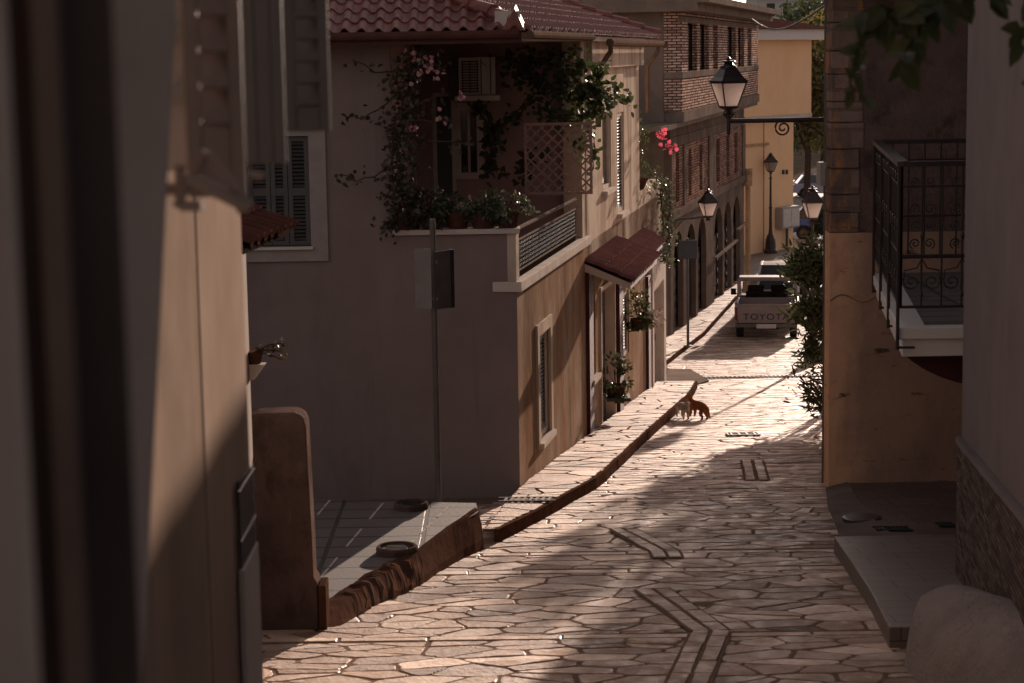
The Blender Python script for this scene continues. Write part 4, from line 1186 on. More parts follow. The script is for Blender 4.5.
# arcade
def arch_wall(mb, O, u, n, L, z0, z1, arches, th, mi=0):
    """arches = [(s_centre, width, crown)] round-headed"""
    P = lambda s, z, d=0: V((O.x, O.y, 0)) + u*s + V((0, 0, z)) - n*d
    def q(a, b, c, d): mb.quad(a, b, c, d, mi)
    prev = 0
    for (c, w, zc_) in sorted(arches):
        a, b = c - w/2, c + w/2; q(P(prev, z0), P(a, z0), P(a, z1), P(prev, z1)); r = w/2; hh = min(r*1.25, .9); zs_ = zc_ - hh
        pts = [(c - r*math.cos(PI*k/10), zs_ + hh*math.sin(PI*k/10)) for k in range(11)]
        ring = [(a, z0)] + pts + [(b, z0)]
        for (s0, y0), (s1, y1) in zip(pts, pts[1:]): q(P(s0, y0), P(s1, y1), P(s1, z1), P(s0, z1))
        for (s0, y0), (s1, y1) in zip(ring, ring[1:]): q(P(s0, y0), P(s0, y0, th), P(s1, y1, th), P(s1, y1))
        prev = b
    q(P(prev, z0), P(L, z0), P(L, z1), P(prev, z1))
    q(P(0, z1), P(L, z1), P(L, z1, th), P(0, z1, th)); q(P(0, z0), P(0, z1), P(0, z1, th), P(0, z0, th)); q(P(L, z0), P(L, z0, th), P(L, z1, th), P(L, z1))
ar = []
for xc_, w in ((678.5, 9.6), (691, 9.6), (702, 8.6), (718.5, 8.4), (727.8, 7.6), (736.6, 7.4)):
    a, b = bfp(xc_ - w/2, 240)[0], bfp(xc_ + w/2, 240)[0]; ar.append(((a+b)/2, b - a, 5.08))
mb = MB(); arch_wall(mb, BO, UB, NB, sLf, 1.6, 5.498, ar, .16); mb.build('arcade', M['arcade'], BH)
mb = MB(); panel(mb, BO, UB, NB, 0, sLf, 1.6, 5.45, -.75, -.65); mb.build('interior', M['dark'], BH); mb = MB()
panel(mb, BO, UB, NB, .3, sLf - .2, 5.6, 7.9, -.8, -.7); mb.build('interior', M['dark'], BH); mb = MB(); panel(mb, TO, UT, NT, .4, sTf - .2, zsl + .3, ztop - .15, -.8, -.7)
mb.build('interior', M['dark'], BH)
for (c, w, zc_) in ar:        # shutters half closing each arch
    m_ = MB(); panel(m_, BO, UB, NB, c - w/2 + .01, c + w/2 - .01, 1.7, 4.1, -.28, -.22)
    for k in range(6): panel(m_, BO, UB, NB, c - w/2 + .05, c + w/2 - .05, 1.9 + k*.37, 2.12 + k*.37, -.22, -.20)
    m_.build('door', M['shutter'], BH)
mb = MB()
for (xa, xb_, y) in ((712, 733.5, 258), (734, 742, 230)):       # leaning pale planks / shop awning rails
    a, b = bfp(xa, y), bfp(xb_, y)
    mb.bar(BO + UB*a[0] + NB*.12 + V((0, 0, a[1])), BO + UB*b[0] + NB*.12 + V((0, 0, a[1] + .05)), .10, .06)
mb.build('awning_rail', M['concrete'], BH)
mb = MB(); wallgrid(mb, BO + V((-.0, .02, 0)), V((-1, 0, 0)), V((0, -1, 0)), [.01, 6], [1.6, zsl - .12], lambda s, z: True, .25)
mb.build('side_wall', M['concrete'], BH); mb = MB()
e = BO + UB*sLf; wallgrid(mb, e - UB*.002, V((-1, 0, 0)), V((0, 1, 0)), [.3, 8], [1.6, zsl - .12], lambda s, z: True, .25)
mb.build('side_wall', M['concrete'], BH)
mb = MB(); e2 = TO + UT*sTf; wallgrid(mb, e2, V((-1, 0, 0)), V((0, 1, 0)), [.23, 8], [zsl, ztop - .1], lambda s, z: True, .22); mb.build('back_wall', M['brick'], BH)
mb = MB()   # cylindrical drainpipe at the far corner
q = BO + UB*(sLf + .15) + NB*.12; mb.tube([q + V((0, 0, 1.9)), q + V((0, 0, 5.3))], .09, 10); mb.tube([q + V((0, 0, 5.3)), q + V((0, 0, 5.9))], .16, 10); mb.build('drainpipe', M['patch'], BH)

# sign seen from behind on a thin post, in front of the arcade
p = G(688, 346, .12); t = thing('street_sign', p, 'dark blue sign board on a thin post in front of the brick arcade', 'sign')
mb = MB(); zt_ = W(688, 238, p.y).z; mb.tube([p, (p.x, p.y, zt_)], .035, 8); mb.build('post', M['steel'], t)
a, b = W(679, 259, p.y - .06), W(697, 240, p.y - .06); mb = MB(); mb.box(a.x, b.x, p.y - .07, p.y - .045, a.z, b.z); mb.build('board', M['signblue'], t, bevel=.004)
mb = MB(); mb.lathe(p + V((0, 0, -.005)), [(.13, 0), (.12, .02), (.05, .03)], 12); mb.build('base_plate', M['steel'], t)

# ================================================================== ochre house
YH0 = W(747, 258, 79.3); YH1 = W(793, 250, 82.2)
a, b = V((YH0.x, YH0.y, 0)), V((YH1.x, YH1.y, 0)); UY = (b - a).normalized(); NY = V((UY.y, -UY.x, 0))
def yp(px, py): p = hitplane(px, py, a, NY); return (p - a).dot(UY), p.z
YA = a
OH = thing('ochre_house', (a.x, a.y, zs(80)), 'ochre yellow plastered house with overhanging upper floor beyond the brick house', 'house')
L_ = (b - a).length
zov = yp(760, 120)[1]; ze_ = yp(780, 40)[1]; sR1 = yp(806, 80)[0]
def boxon(mb, O, u, n, s0, s1, z0, z1, d0, d1): panel(mb, O, u, n, s0, s1, z0, z1, d0, d1)
mb = MB(); panel(mb, YA, UY, NY, -4, L_, 1.4, zov - .001, -7, 0); mb.build('lower_wall', M['yellow'], OH)
mb = MB(); panel(mb, YA, UY, NY, -4, sR1, zov + .16, ze_, -7, .25); mb.build('upper_wall', M['yellow'], OH)
mb = MB(); panel(mb, YA, UY, NY, -4, sR1 + .02, zov, zov + .158, -7, .28); mb.build('string_course', M['trim'], OH)
mb = MB(); panel(mb, YA, UY, NY, -4.4, yp(820, 35)[0], ze_ + .002, ze_ + .42, -7.4, .7); mb.build('fascia', M['white'], OH)
mb = MB()
r0_, r1_ = YA + UY*-4.5 + NY*.85, YA + UY*(yp(822, 30)[0]) + NY*.85
r2_, r3_ = r1_ - NY*9, r0_ - NY*9
zr = ze_ + .425; zz = V((0, 0, zr)); ap0 = YA + UY*-1 - NY*3.6 + V((0, 0, zr + 1.05)); ap1 = YA + UY*(sR1 - 3) - NY*3.6 + V((0, 0, zr + 1.05))
mb.poly([r0_ + zz, r1_ + zz, ap1, ap0]); mb.poly([r1_ + zz, r2_ + zz, ap1]); mb.poly([r2_ + zz, r3_ + zz, ap0, ap1]); mb.poly([r3_ + zz, r0_ + zz, ap0]); mb.poly([r3_ + zz, r2_ + zz, r1_ + zz, r0_ + zz])
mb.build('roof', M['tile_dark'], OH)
mb = MB()
for x in (763.5,): s_ = yp(x, 180)[0]; panel(mb, YA, UY, NY, s_ - .02, s_ + .02, 2, zov - .01, .001, .03)
s0_, s1_ = yp(745, 145)[0], yp(768, 141)[0]; panel(mb, YA, UY, NY, s0_, s1_, yp(757, 146)[1], yp(757, 143.5)[1], .001, .06)
mb.build('moulding', M['patch'], OH)
mb = MB()
for x in (782.7, 786.2): mb = MB(); s_, z_ = yp(x, 172); panel(mb, YA, UY, NY, s_ - .05, s_ + .05, z_ - .09, z_ + .09, .001, .07); mb.build('wall_vent', M['iron'], OH)
# electricity cabinet on a leg
s_, z_ = yp(783, 218); q = YA + UY*s_ + NY*.18
t = thing('electricity_cabinet', (q.x, q.y, zs(80)), 'pale grey electricity cabinet on a leg against the ochre wall', 'cabinet')
sa, za = yp(775, 229); sb, zb = yp(792.5, 205)
mb = MB(); panel(mb, YA, UY, NY, sa, sb, za, zb, .012, .34); mb.build('case', M['box'], t, bevel=.02)
mb = MB(); panel(mb, YA, UY, NY, sa + .06, (sa+sb)/2 - .02, za + .08, zb - .08, .341, .36); panel(mb, YA, UY, NY, (sa+sb)/2 + .02, sb - .06, za + .08, zb - .08, .341, .36); mb.build('door', M['acwhite'], t)
mb = MB(); k = YA + UY*((sa+sb)/2) + NY*.15; mb.tube([k + V((0, 0, zs(80) - .02)), k + V((0, 0, za))], .06, 8); mb.build('leg', M['steel'], t)

# ================================================================== lamps
def lantern(root, top_c, s, n=4, rot=PI/4):
    """old town lantern: four tapering panes under a hipped cap; top_c = underside centre of the head"""
    c = V(top_c)
    wb, wt, h = .13*s, .255*s, .46*s
    mb = MB()
    for k in range(4):
        a_ = rot + k*PI/2; u_ = V((math.cos(a_), math.sin(a_), 0))
        mb.bar(c + u_*wb*1.41, c + u_*wt*1.41 + V((0, 0, h)), .022*s, .022*s)
        a2 = rot + (k+1)*PI/2; u2 = V((math.cos(a2), math.sin(a2), 0))
        for w_, z_ in ((wb, 0), (wt, h)): mb.bar(c + u_*w_*1.41 + V((0, 0, z_)), c + u2*w_*1.41 + V((0, 0, z_)), .024*s, .03*s)
    mb.lathe(c + V((0, 0, -.02*s)), [(wb*.5, -.14*s), (wb*.6, -.1*s), (wb*.35, -.06*s), (wb*1.35, -.005*s), (wb*1.35, .01*s)], 4, 0, rot)
    mb.build('frame', M['iron'], root)
    mb = MB(); vs = []
    for w_, z_ in ((wb*.97, .012*s), (wt*.97, h - .015*s)):
        for k in range(4): a_ = rot + k*PI/2; vs.append(c + V((math.cos(a_)*w_*1.40, math.sin(a_)*w_*1.40, z_)))
    mb.mesh(vs, [(0, 1, 5, 4), (1, 2, 6, 5), (2, 3, 7, 6), (3, 0, 4, 7)]); mb.build('glass', M['lampglass'], root)
    mb = MB(); z = h + .015*s
    mb.lathe(c + V((0, 0, z)), [(wt*1.52, -.01*s), (wt*1.52, .02*s), (wt*1.18, .09*s), (wt*.72, .24*s), (wt*.66, .27*s)], 4, 0, rot)
    mb.lathe(c + V((0, 0, z + .27*s)), [(wt*.62, 0), (wt*.60, .035*s), (wt*.42, .05*s), (wt*.30, .09*s), (wt*.55, .11*s), (wt*.5, .13*s), (wt*.12, .14*s), (wt*.2, .17*s), (wt*.05, .205*s)], 12)
    mb.build('cap', M['iron'], root)
    return c
# big lantern on a long arm from the right
DL = 27.0
c = W(728.5, 109, DL); arm_z = W(735, 121, DL).z; wallp = W(829, 119, DL)
t = thing('wall_lantern', (wallp.x, DL, arm_z), 'large lantern on a long iron arm from the stone wall', 'street lamp')
lantern(t, (c.x, c.y, c.z + .03), .70, rot=PI/4 + .35)
mb = MB(); a = W(729.5, 121, DL)
mb.tube([(c.x, DL, arm_z), (wallp.x + .1, DL, arm_z)], .032, 10)
mb.tube([(c.x, DL, arm_z - .14), (c.x, DL, c.z + .02)], .026, 8)
mb.lathe((c.x, DL, arm_z - .2), [(.006, 0), (.03, .04), (.012, .08)], 8)
for x_ in (c.x - .07, c.x + .07): mb.tube([(c.x, DL, arm_z + .02), (x_, DL, arm_z + .1), (x_*.6 + c.x*.4, DL, c.z - .02)], .014, 6)
sp = []
for k in range(26): a_ = k/25*3.6*PI; r_ = .12*(1 - k/30); sp.append((W(783, 128, DL).x + r_*math.cos(a_ + 1.2), DL, W(783, 128, DL).z + r_*math.sin(a_ + 1.2)))
mb.tube(sp, .014, 6); mb.tube([(wallp.x, DL, arm_z - .28), (wallp.x - .2, DL, arm_z - .12), (wallp.x - .42, DL, arm_z - .02)], .014, 6)
mb.build('arm', M['iron'], t)
# smaller lantern on the brick house
ql = hitplane(673, 220, BO, NB); DB = ql.y
c = W(708, 216, DB + .9); t = thing('wall_lantern', ql, 'small lantern on an iron arm from the brick house over the arches', 'street lamp')
lantern(t, c, .80, rot=PI/4 + .3)
mb = MB(); mb.tube([ql, (c.x, c.y, ql.z)], .03, 8); mb.tube([(c.x, c.y, ql.z - .05), (c.x, c.y, c.z)], .025, 8); mb.tube([ql - V((0, 0, .3)), ql + V((.25, .1, -.05))], .016, 6); mb.build('arm', M['iron'], t)
# lamp post by the ochre house
p = G(770.5, 253.5); p.z = zs(p.y); t = thing('lamp_post', p, 'tall cast iron lamp post standing before the ochre house', 'street lamp')
zt_ = W(770.5, 172, p.y).z; hh = zt_ - p.z
mb = MB(); mb.lathe(p, [(.28, -.05), (.28, .12), (.22, .2), (.2, .55), (.14, .72), (.09, .8), (.065, 1.0), (.055, hh*.55), (.085, hh*.56), (.05, hh*.58), (.04, hh - .28), (.08, hh - .26), (.035, hh - .2), (.03, hh)], 14); mb.build('post', M['iron'], t)
lantern(t, (p.x, p.y, zt_ + .04), .78, rot=PI/4 + .4)
# lamp behind the leafy bush
DR = 47.0; c = W(812.5, 218, DR); p = V((c.x, c.y, zs(DR))); t = thing('lamp_post', p, 'lamp post with dark lantern rising behind the leafy bush at right', 'street lamp')
lantern(t, c, .80, rot=PI/4 + .1)
hh = c.z - p.z
mb = MB(); mb.lathe(p, [(.2, -.05), (.2, .1), (.14, .5), (.06, .7), (.045, hh*.6), (.07, hh*.61), (.035, hh*.63), (.03, hh)], 12); mb.build('post', M['iron'], t)
# ================================================================== pickup truck
def profile_extrude(mb, prof, x0, x1, T, mi=0):
    """side profile (y, z) extruded across x, placed by T"""
    n = len(prof); vs = [T(x, y, z) for x in (x0, x1) for y, z in prof]
    fs = [tuple(range(n)), tuple(range(2*n-1, n-1, -1))] + [(i, i+n, (i+1) % n + n, (i+1) % n) for i in range(n)]
    # orient outward: check
    mb.mesh(vs, [tuple(reversed(f)) for f in fs], mi)
def wheel(root, T, x, y, r, w, name='wheel'):
    mb = MB(); n = 24
    prof = [(r*.62, -w/2), (r*.94, -w/2), (r, -w*.35), (r, w*.35), (r*.94, w/2), (r*.62, w/2)]
    vs = [T(x + q, y + rr*math.cos(2*PI*k/n), r + rr*math.sin(2*PI*k/n)) for rr, q in prof for k in range(n)]
    m = len(prof)
    mb.mesh(vs, [(i*n + k, i*n + (k+1) % n, ((i+1) % m)*n + (k+1) % n, ((i+1) % m)*n + k) for i in range(m) for k in range(n)])
    o = mb.build(name, M['black'], root)
    mb = MB(); vs = []
    for rr, q in ((r*.63, -w*.4), (r*.5, -w*.3), (r*.2, -w*.42), (0.01, -w*.42)): vs += [T(x + q*(1 if x < 0 else -1), y + rr*math.cos(2*PI*k/n), r + rr*math.sin(2*PI*k/n)) for k in range(n)]
    mb.mesh(vs, [(i*n + k, i*n + (k+1) % n, (i+1)*n + (k+1) % n, (i+1)*n + k) for i in range(3) for k in range(n)])
    mb.build('rim', M['steel'], o)
    return o
def placer(px, D, ang, z=None, off=0):
    p = W(px, 200, D); c = V((p.x, D, zs(D + off) if z is None else z))
    ca, sa = math.cos(ang), math.sin(ang)
    sl = (zs(D + 3) - zs(D - .5))/3.5
    return c, (lambda x, y, zz: c + V((x*ca + y*sa, -x*sa + y*ca, zz + sl*y)))
Dt = 53.4
c, T = placer(766.5, Dt, .14)
tk = thing('pickup_truck', c, 'pale old pickup truck seen from behind, parked facing down the street', 'pickup truck')
hw = .845
def tb(mb, x0, x1, y0, y1, z0, z1, mi=0):
    P = [T(x, y, z) for z in (z0, z1) for y in (y0, y1) for x in (x0, x1)]
    mb.mesh(P, [(0, 2, 3, 1), (4, 5, 7, 6), (0, 1, 5, 4), (2, 6, 7, 3), (0, 4, 6, 2), (1, 3, 7, 5)], mi)
mb = MB()
# bed: sides with wheel arches, floor, front
def side_with_arch(mb, x0, x1, y0, y1, z0, z1, arches):
    prof = [(y0, z1), (y0, z0)]
    for (yc, r) in arches:
        prof += [(yc - r*math.cos(PI*k/12), max(z0, z0 + r*math.sin(PI*k/12)*.9)) for k in range(13)]
    prof += [(y1, z0), (y1, z1)]
    profile_extrude(mb, prof, x0, x1, T)
side_with_arch(mb, -hw, -hw + .07, .02, 2.05, .45, .98, [(.95, .40)]); side_with_arch(mb, hw - .07, hw, .02, 2.05, .45, .98, [(.95, .40)])
tb(mb, -hw + .071, hw - .071, .06, 2.0, .52, .58); tb(mb, -hw + .071, hw - .071, 1.95, 2.04, .45, 1.0)
tb(mb, -hw - .01, -hw + .09, .0, 2.05, .981, 1.02); tb(mb, hw - .09, hw + .01, .0, 2.05, .981, 1.02)
mb.build('cargo_bed', M['truck'], tk, bevel=.012)
mb = MB(); tb(mb, -hw + .09, hw - .09, -.01, .05, .47, .975); tb(mb, -hw + .14, hw - .14, -.022, -.011, .53, .92); tb(mb, -hw + .10, hw - .10, -.03, -.0, .94, .99)
tg = mb.build('tailgate', M['truck'], tk, bevel=.008)
# cab
mb = MB()
side_with_arch(mb, -hw, -hw + .08, 2.08, 4.35, .40, .98, [(3.55, .40)]); side_with_arch(mb, hw - .08, hw, 2.08, 4.35, .40, .98, [(3.55, .40)])
tb(mb, -hw + .081, hw - .081, 2.08, 2.14, .45, .98); tb(mb, -hw + .081, hw - .081, 3.1, 4.3, .86, .97); tb(mb, -hw + .081, hw - .081, 4.28, 4.36, .45, .97)
tb(mb, -hw + .05, hw - .05, 2.16, 3.0, 1.50, 1.56)
def slant(x, y0, z0, y1, z1, w): mb.bar(T(x, y0, z0), T(x, y1, z1), w, w)
for x in (-hw + .06, hw - .06):
    slant(x, 2.10, .98, 2.18, 1.52, .10); slant(x, 3.45, .96, 2.98, 1.52, .08); slant(x, 2.7, .98, 2.66, 1.52, .06)
mb.bar(T(-hw + .05, 2.17, 1.5), T(hw - .05, 2.17, 1.5), .08, .10)
mb.build('cab', M['truck'], tk, bevel=.02)
mb = MB(); tb(mb, -.6, .6, 2.3, 2.45, .9, 1.15); tb(mb, -.55, -.1, 2.35, 2.5, .6, 1.32); tb(mb, .1, .55, 2.35, 2.5, .6, 1.32); mb.build('seat', M['dark'], tk, bevel=.04)
def gmat():
    m, nt, b = nodes('clear_car_glass'); b.inputs['Base Color'].default_value = (.8, .8, .78, 1); b.inputs['Transmission Weight'].default_value = 1; b.inputs['Roughness'].default_value = .02; b.inputs['IOR'].default_value = 1.05
    return m
M['carglass'] = gmat()
mb = MB(); mb.quad(T(-hw + .12, 2.13, 1.0), T(hw - .12, 2.13, 1.0), T(hw - .14, 2.18, 1.46), T(-hw + .14, 2.18, 1.46)); mb.build('rear_window', M['carglass'], tk)
mb = MB(); mb.quad(T(-hw + .12, 3.43, .98), T(hw - .12, 3.43, .98), T(hw - .14, 3.0, 1.5), T(-hw + .14, 3.0, 1.5)); mb.build('windscreen', M['carglass'], tk)
for sx in (-1, 1):
    mb = MB(); x0, x1 = sorted((sx*(hw - .075), sx*(hw + .004))); tb(mb, x0, x1, -.025, .018, .56, .90); mb.build('tail_light', M['red'], tk, bevel=.006)
mb = MB(); tb(mb, -hw + .02, hw - .02, -.14, -.05, .36, .46); tb(mb, -.5, -.42, -.06, .2, .38, .44); tb(mb, .42, .5, -.06, .2, .38, .44); mb.build('bumper', M['steel'], tk, bevel=.012)
mb = MB(); tb(mb, -.26, .26, -.165, -.15, .34, .455); mb.build('number_plate', M['plate'], tk)
mb = MB(); tb(mb, -.35, .35, .1, 4.2, .30, .42); tb(mb, -.75, .75, .9, 1.0, .28, .38); mb.build('chassis', M['black'], tk)
for x in (-hw + .12, hw - .12):
    for y in (.95, 3.55): wheel(tk, T, x, y, .33, .2)
for sx in (-1, 1):
    mb = MB(); mb.bar(T(sx*hw, 3.3, 1.0), T(sx*(hw + .14), 3.25, 1.05), .03, .03); 
    x0, x1 = sorted((sx*(hw + .05), sx*(hw + .2))); tb(mb, x0, x1, 3.2, 3.26, .98, 1.16); mb.build('side_mirror', M['darkwood'], tk)
def text_part(word, width, height, T2, name, mat, parent, ext=.004):
    cu = bpy.data.curves.new('lettering', 'FONT'); cu.body = word; cu.extrude = ext; cu.align_x = 'CENTER'; cu.space_character = 1.15; cu.offset = .012
    tmp = bpy.data.objects.new('lettering_src', cu); COL.objects.link(tmp); bpy.context.view_layer.update()
    me = bpy.data.meshes.new_from_object(tmp.evaluated_get(bpy.context.evaluated_depsgraph_get())); bpy.data.objects.remove(tmp)
    xs = [v.co.x for v in me.vertices]; ys_ = [v.co.y for v in me.vertices]; zz_ = [v.co.z for v in me.vertices]
    sx, sy = width/(max(xs)-min(xs)), height/(max(ys_)-min(ys_))
    off = parent_loc(parent)
    for v in me.vertices: v.co = T2((v.co.x - (max(xs)+min(xs))/2)*sx, (v.co.y - min(ys_))*sy, v.co.z) - off
    me.materials.append(mat); o = bpy.data.objects.new(name, me); COL.objects.link(o); o.parent = parent; return o
text_part('TOYOTA', 1.24, .17, lambda x, y, z: T(x, -.027 - z, .56 + y), 'lettering', M['truckdark'], tg)

# ================================================================== cars further down
def car(px, D, ang, paint, label, Lc=4.1, Hc=1.42, wc=.82, off=0):
    c, T_ = placer(px, D, ang)
    r = thing('parked_car', c, label, 'car')
    body = [(0.0, .35), (0, .72), (.12, .86), (.9, .92), (2.9, .90), (3.8, .80), (4.08, .62), (4.1, .35)]
    prof = [(y*Lc/4.1, z*Hc/1.42) for y, z in body]
    base = [prof[0]]
    k = Lc/4.1
    arch = []
    for yc in (3.3*k, .8*k): arch += [(yc + .36*math.cos(PI*q/10), .32 + .34*math.sin(PI*q/10)) for q in range(11)]
    full = prof + arch
    mb = MB()
    n = len(full)
    def ring(x, s): return [T_(x, y, z) for y, z in full]
    vs = ring(-wc, 1) + ring(wc, 1)
    mb.mesh(vs, [tuple(range(n)), tuple(range(2*n-1, n-1, -1))] + [(i, i+n, (i+1) % n + n, (i+1) % n) for i in range(n)])
    mb.build('body', paint, r, bevel=.03)
    # cabin: roof + pillars, glass inside
    h0, h1 = .9*Hc/1.42, Hc
    q0 = [(.35*k, h0), (.75*k, h1 - .03), (1.3*k, h1), (2.0*k, h1 - .02), (2.95*k, h0)]
    mb = MB(); m = len(q0)
    A = [T_(-wc + .05 + .1*(z - h0)/(h1 - h0), y, z - .02) for y, z in q0] + [T_(wc - .05 - .1*(z - h0)/(h1 - h0), y, z - .02) for y, z in q0]
    mb.mesh(A, [tuple(range(m)), tuple(range(2*m-1, m-1, -1))] + [(i, i+m, (i+1) % m + m, (i+1) % m) for i in range(m)])
    mb.build('glazing', M['glass'], r)
    mb = MB()
    for sx in (-1, 1):
        P_ = [T_(sx*(wc - .04 - .1*(z - h0)/(h1 - h0)), y, z) for y, z in q0]
        for a_, b_ in zip(P_, P_[1:]): mb.bar(a_, b_, .06, .05)
        mb.bar(T_(sx*(wc - .12), 1.45*k, h1 - .02), T_(sx*(wc - .035), 1.5*k, h0), .06, .05)
    L1 = [T_(-wc + .13, y, z + .01) for y, z in q0[1:4]]; R1 = [T_(wc - .13, y, z + .01) for y, z in q0[1:4]]
    for i in range(2): mb.poly([L1[i], R1[i], R1[i+1], L1[i+1]]); 
    mb.build('roof', paint, r)
    for x in (-wc + .1, wc - .1):
        for y in (.8*k, 3.3*k): wheel(r, T_, x, y, .31, .18)
    for sx in (-1, 1):
        mb = MB(); x0, x1 = sorted((sx*(wc - .28), sx*(wc - .02)))
        P = [T_(x, y, z) for z in (.62, .8) for y in (-.015, .03) for x in (x0, x1)]; mb.mesh(P, [(0, 2, 3, 1), (4, 5, 7, 6), (0, 1, 5, 4), (2, 6, 7, 3), (0, 4, 6, 2), (1, 3, 7, 5)]); mb.build('tail_light', M['red'], r)
        mb = MB(); P = [T_(x, y, z) for z in (.6*Hc/1.42, .74*Hc/1.42) for y in (4.0*k, 4.1*k) for x in (x0, x1)]; mb.mesh(P, [(0, 2, 3, 1), (4, 5, 7, 6), (0, 1, 5, 4), (2, 6, 7, 3), (0, 4, 6, 2), (1, 3, 7, 5)]); mb.build('headlight', M['lampglass'], r)
    return r
car(783, 60.4, .16, M['whitecar'], 'white car parked just beyond the pickup truck, mostly hidden by it')
car(789, 88, PI*.5 + .35, M['bluecar'], 'bright blue car parked at the far end past the ochre house')
car(790, 120, PI*.5, M['lavcar'], 'pale lavender car crossing in front of the distant trees')
car(842, 123.5, PI*.5, M['whitecar'], 'white car beside the lavender car in front of the distant trees')

# ================================================================== distant trees, hedge, flats
def tree(px, D, hgt, rx, label, lm, n, L, seed, zf=.64, rz=.40):
    rg = random.Random(seed); p = W(px, 200, D); b = V((p.x, D, zs(D) - .1))
    t = thing('tree', b, label, 'tree')
    mb = MB(); mb.tube([b, b + V((.1, 0, hgt*.3)), b + V((-.05, .1, hgt*.55)), b + V((0, 0, hgt*.8))], .2, 9, 0, True, .06)
    lim = []
    for k in range(8):
        z0 = hgt*rg.uniform(.3, .6); e_ = b + V((rg.uniform(-1, 1)*rx*.7, rg.uniform(-1, 1)*rx*.7, hgt*rg.uniform(.6, .92)))
        mb.tube([b + V((0, 0, z0)), (b + V((0, 0, z0))).lerp(e_, .5) + V((0, 0, .3)), e_], .07, 6, 0, True, .02)
    mb.build('trunk', M['bark'], t)
    mb = MB(); cloud(mb, b + V((0, 0, hgt*zf)), (rx, rx, hgt*rz), n, L, rg, 42, .25); mb.build('crown', M[lm], t)
    return t
tree(806, 104, 10.2, 2.4, 'slender gold-tinged tree beside the ochre house', 'leaf_gold', 5200, .32, 1, .70, .31)
tree(822, 132, 11.5, 4.6, 'dark green tree behind the lavender car', 'leaf', 6500, .42, 2)
tree(842, 128, 12.5, 5, 'tall dark tree partly hidden by the stone wall', 'leaf', 6500, .42, 3)
tree(790, 150, 11.5, 5, 'dark tree rising behind the ochre house roof', 'leaf', 6000, .45, 4)
tree(972, 46.5, 8.1, 2.5, 'broad leafy tree, unseen behind the stone house, shading the lower street', 'leaf', 3600, .26, 15, .70, .23)  # out of view; set and thinned for the dappled shade it casts
t = thing('shrub', G(822, 243), 'dark shrub in shade past the lamp behind the stone wall', 'shrub')
q = G(824, 240); mb = MB(); cloud(mb, q + V((0, 0, .7)), (.9, .8, .8), 1500, .16, rv, 22); mb.build('foliage', M['leaf'], t)
mb = MB()
for k in range(6): mb.tube([q, q + V((rv.uniform(-.5, .5), rv.uniform(-.4, .4), .9))], .02, 5)
mb.build('stem', M['stem'], t)
# flats far behind
t = thing('apartment_building', (32, 230, 0), 'distant pale apartment block above the ochre roof', 'building')
a, b = W(756, 48, 230), W(900, -6, 230); mb = MB(); 
wh = []
for k in range(9):
    for f in range(5):
        x0 = a.x + 1.2 + k*1.85; z0 = b.z - 2.3 - f*2.8; wh.append((x0, x0 + .95, z0, z0 + 1.5))
wallgrid(mb, (0, 230), FX, FN, [a.x, b.x] + [x for h in wh for x in h[:2]], [0, b.z] + [x for h in wh for x in h[2:]], inh(wh), .3)
mb.box(a.x, b.x, 230.3, 240, 0, b.z - .05); mb.build('wall', M['apart'], t)
for h in wh: m_ = MB(); m_.box(h[0] + .002, h[1] - .002, 230.15, 230.28, h[2], h[3]); m_.build('window', M['glass'], t)
mb = MB(); mb.box(a.x - .4, b.x + .4, 229, 240.4, b.z + .002, b.z + .35); mb.build('roof', M['tile_dark'], t)
# overhead cable
mb = MB(); A, B_ = W(752, 19, 60), W(830, 2, 30); mb.tube([A.lerp(B_, k/12) - V((0, 0, .35*math.sin(PI*k/12))) for k in range(13)], .02, 5)
tag(mb.build('overhead_cable', M['black']), 'thin black overhead cable sloping above the ochre roof', 'cable')

# ================================================================== leafy bush at the right edge of the street
def bush(px, py, D, rx, rz, n, L, label, lm, seed, base_px):
    rg = random.Random(seed); c = W(px, py, D); b = V((c.x + .35, D + .1, zs(D) - .05))
    t = thing('bush', b, label, 'bush')
    mb = MB(); ml = MB()
    for k in range(26):
        e_ = c + V((rg.uniform(-1, 1)*rx, rg.uniform(-1, 1)*rx*.8, rg.uniform(-1, 1)*rz))
        m = b.lerp(e_, .5) + V((.15, 0, .1)); mb.tube([b + rnd_dir(rg)*.05, m, e_], .016, 5, 0, True, .006)
        d0 = (e_ - m).normalized()
        for _ in range(n//26):
            p_ = e_ + rnd_dir(rg)*.3*rg.random() - d0*.2*rg.random()
            leaf(ml, p_, d0*.8 + rnd_dir(rg)*1.0, rnd_dir(rg, 0, 1), L*rg.uniform(.7, 1.2), L*.26)
    mb.build('stem', M['stem'], t); ml.build('foliage', M[lm], t); return t
bush(820, 287, 36.5, .52, .68, 1500, .22, 'narrow-leaved oleander-like bush overhanging the truck side of the stone wall', 'leaf', 5, 0)
bush(824, 322, 35.0, .34, .65, 800, .2, 'lower leafy bush squeezed beside the downpipe on the right', 'leaf', 8, 0)
bush(817, 390, 31.8, .24, .26, 420, .15, 'small dark clump of leaves low at the foot of the wall', 'leaf', 9, 0)

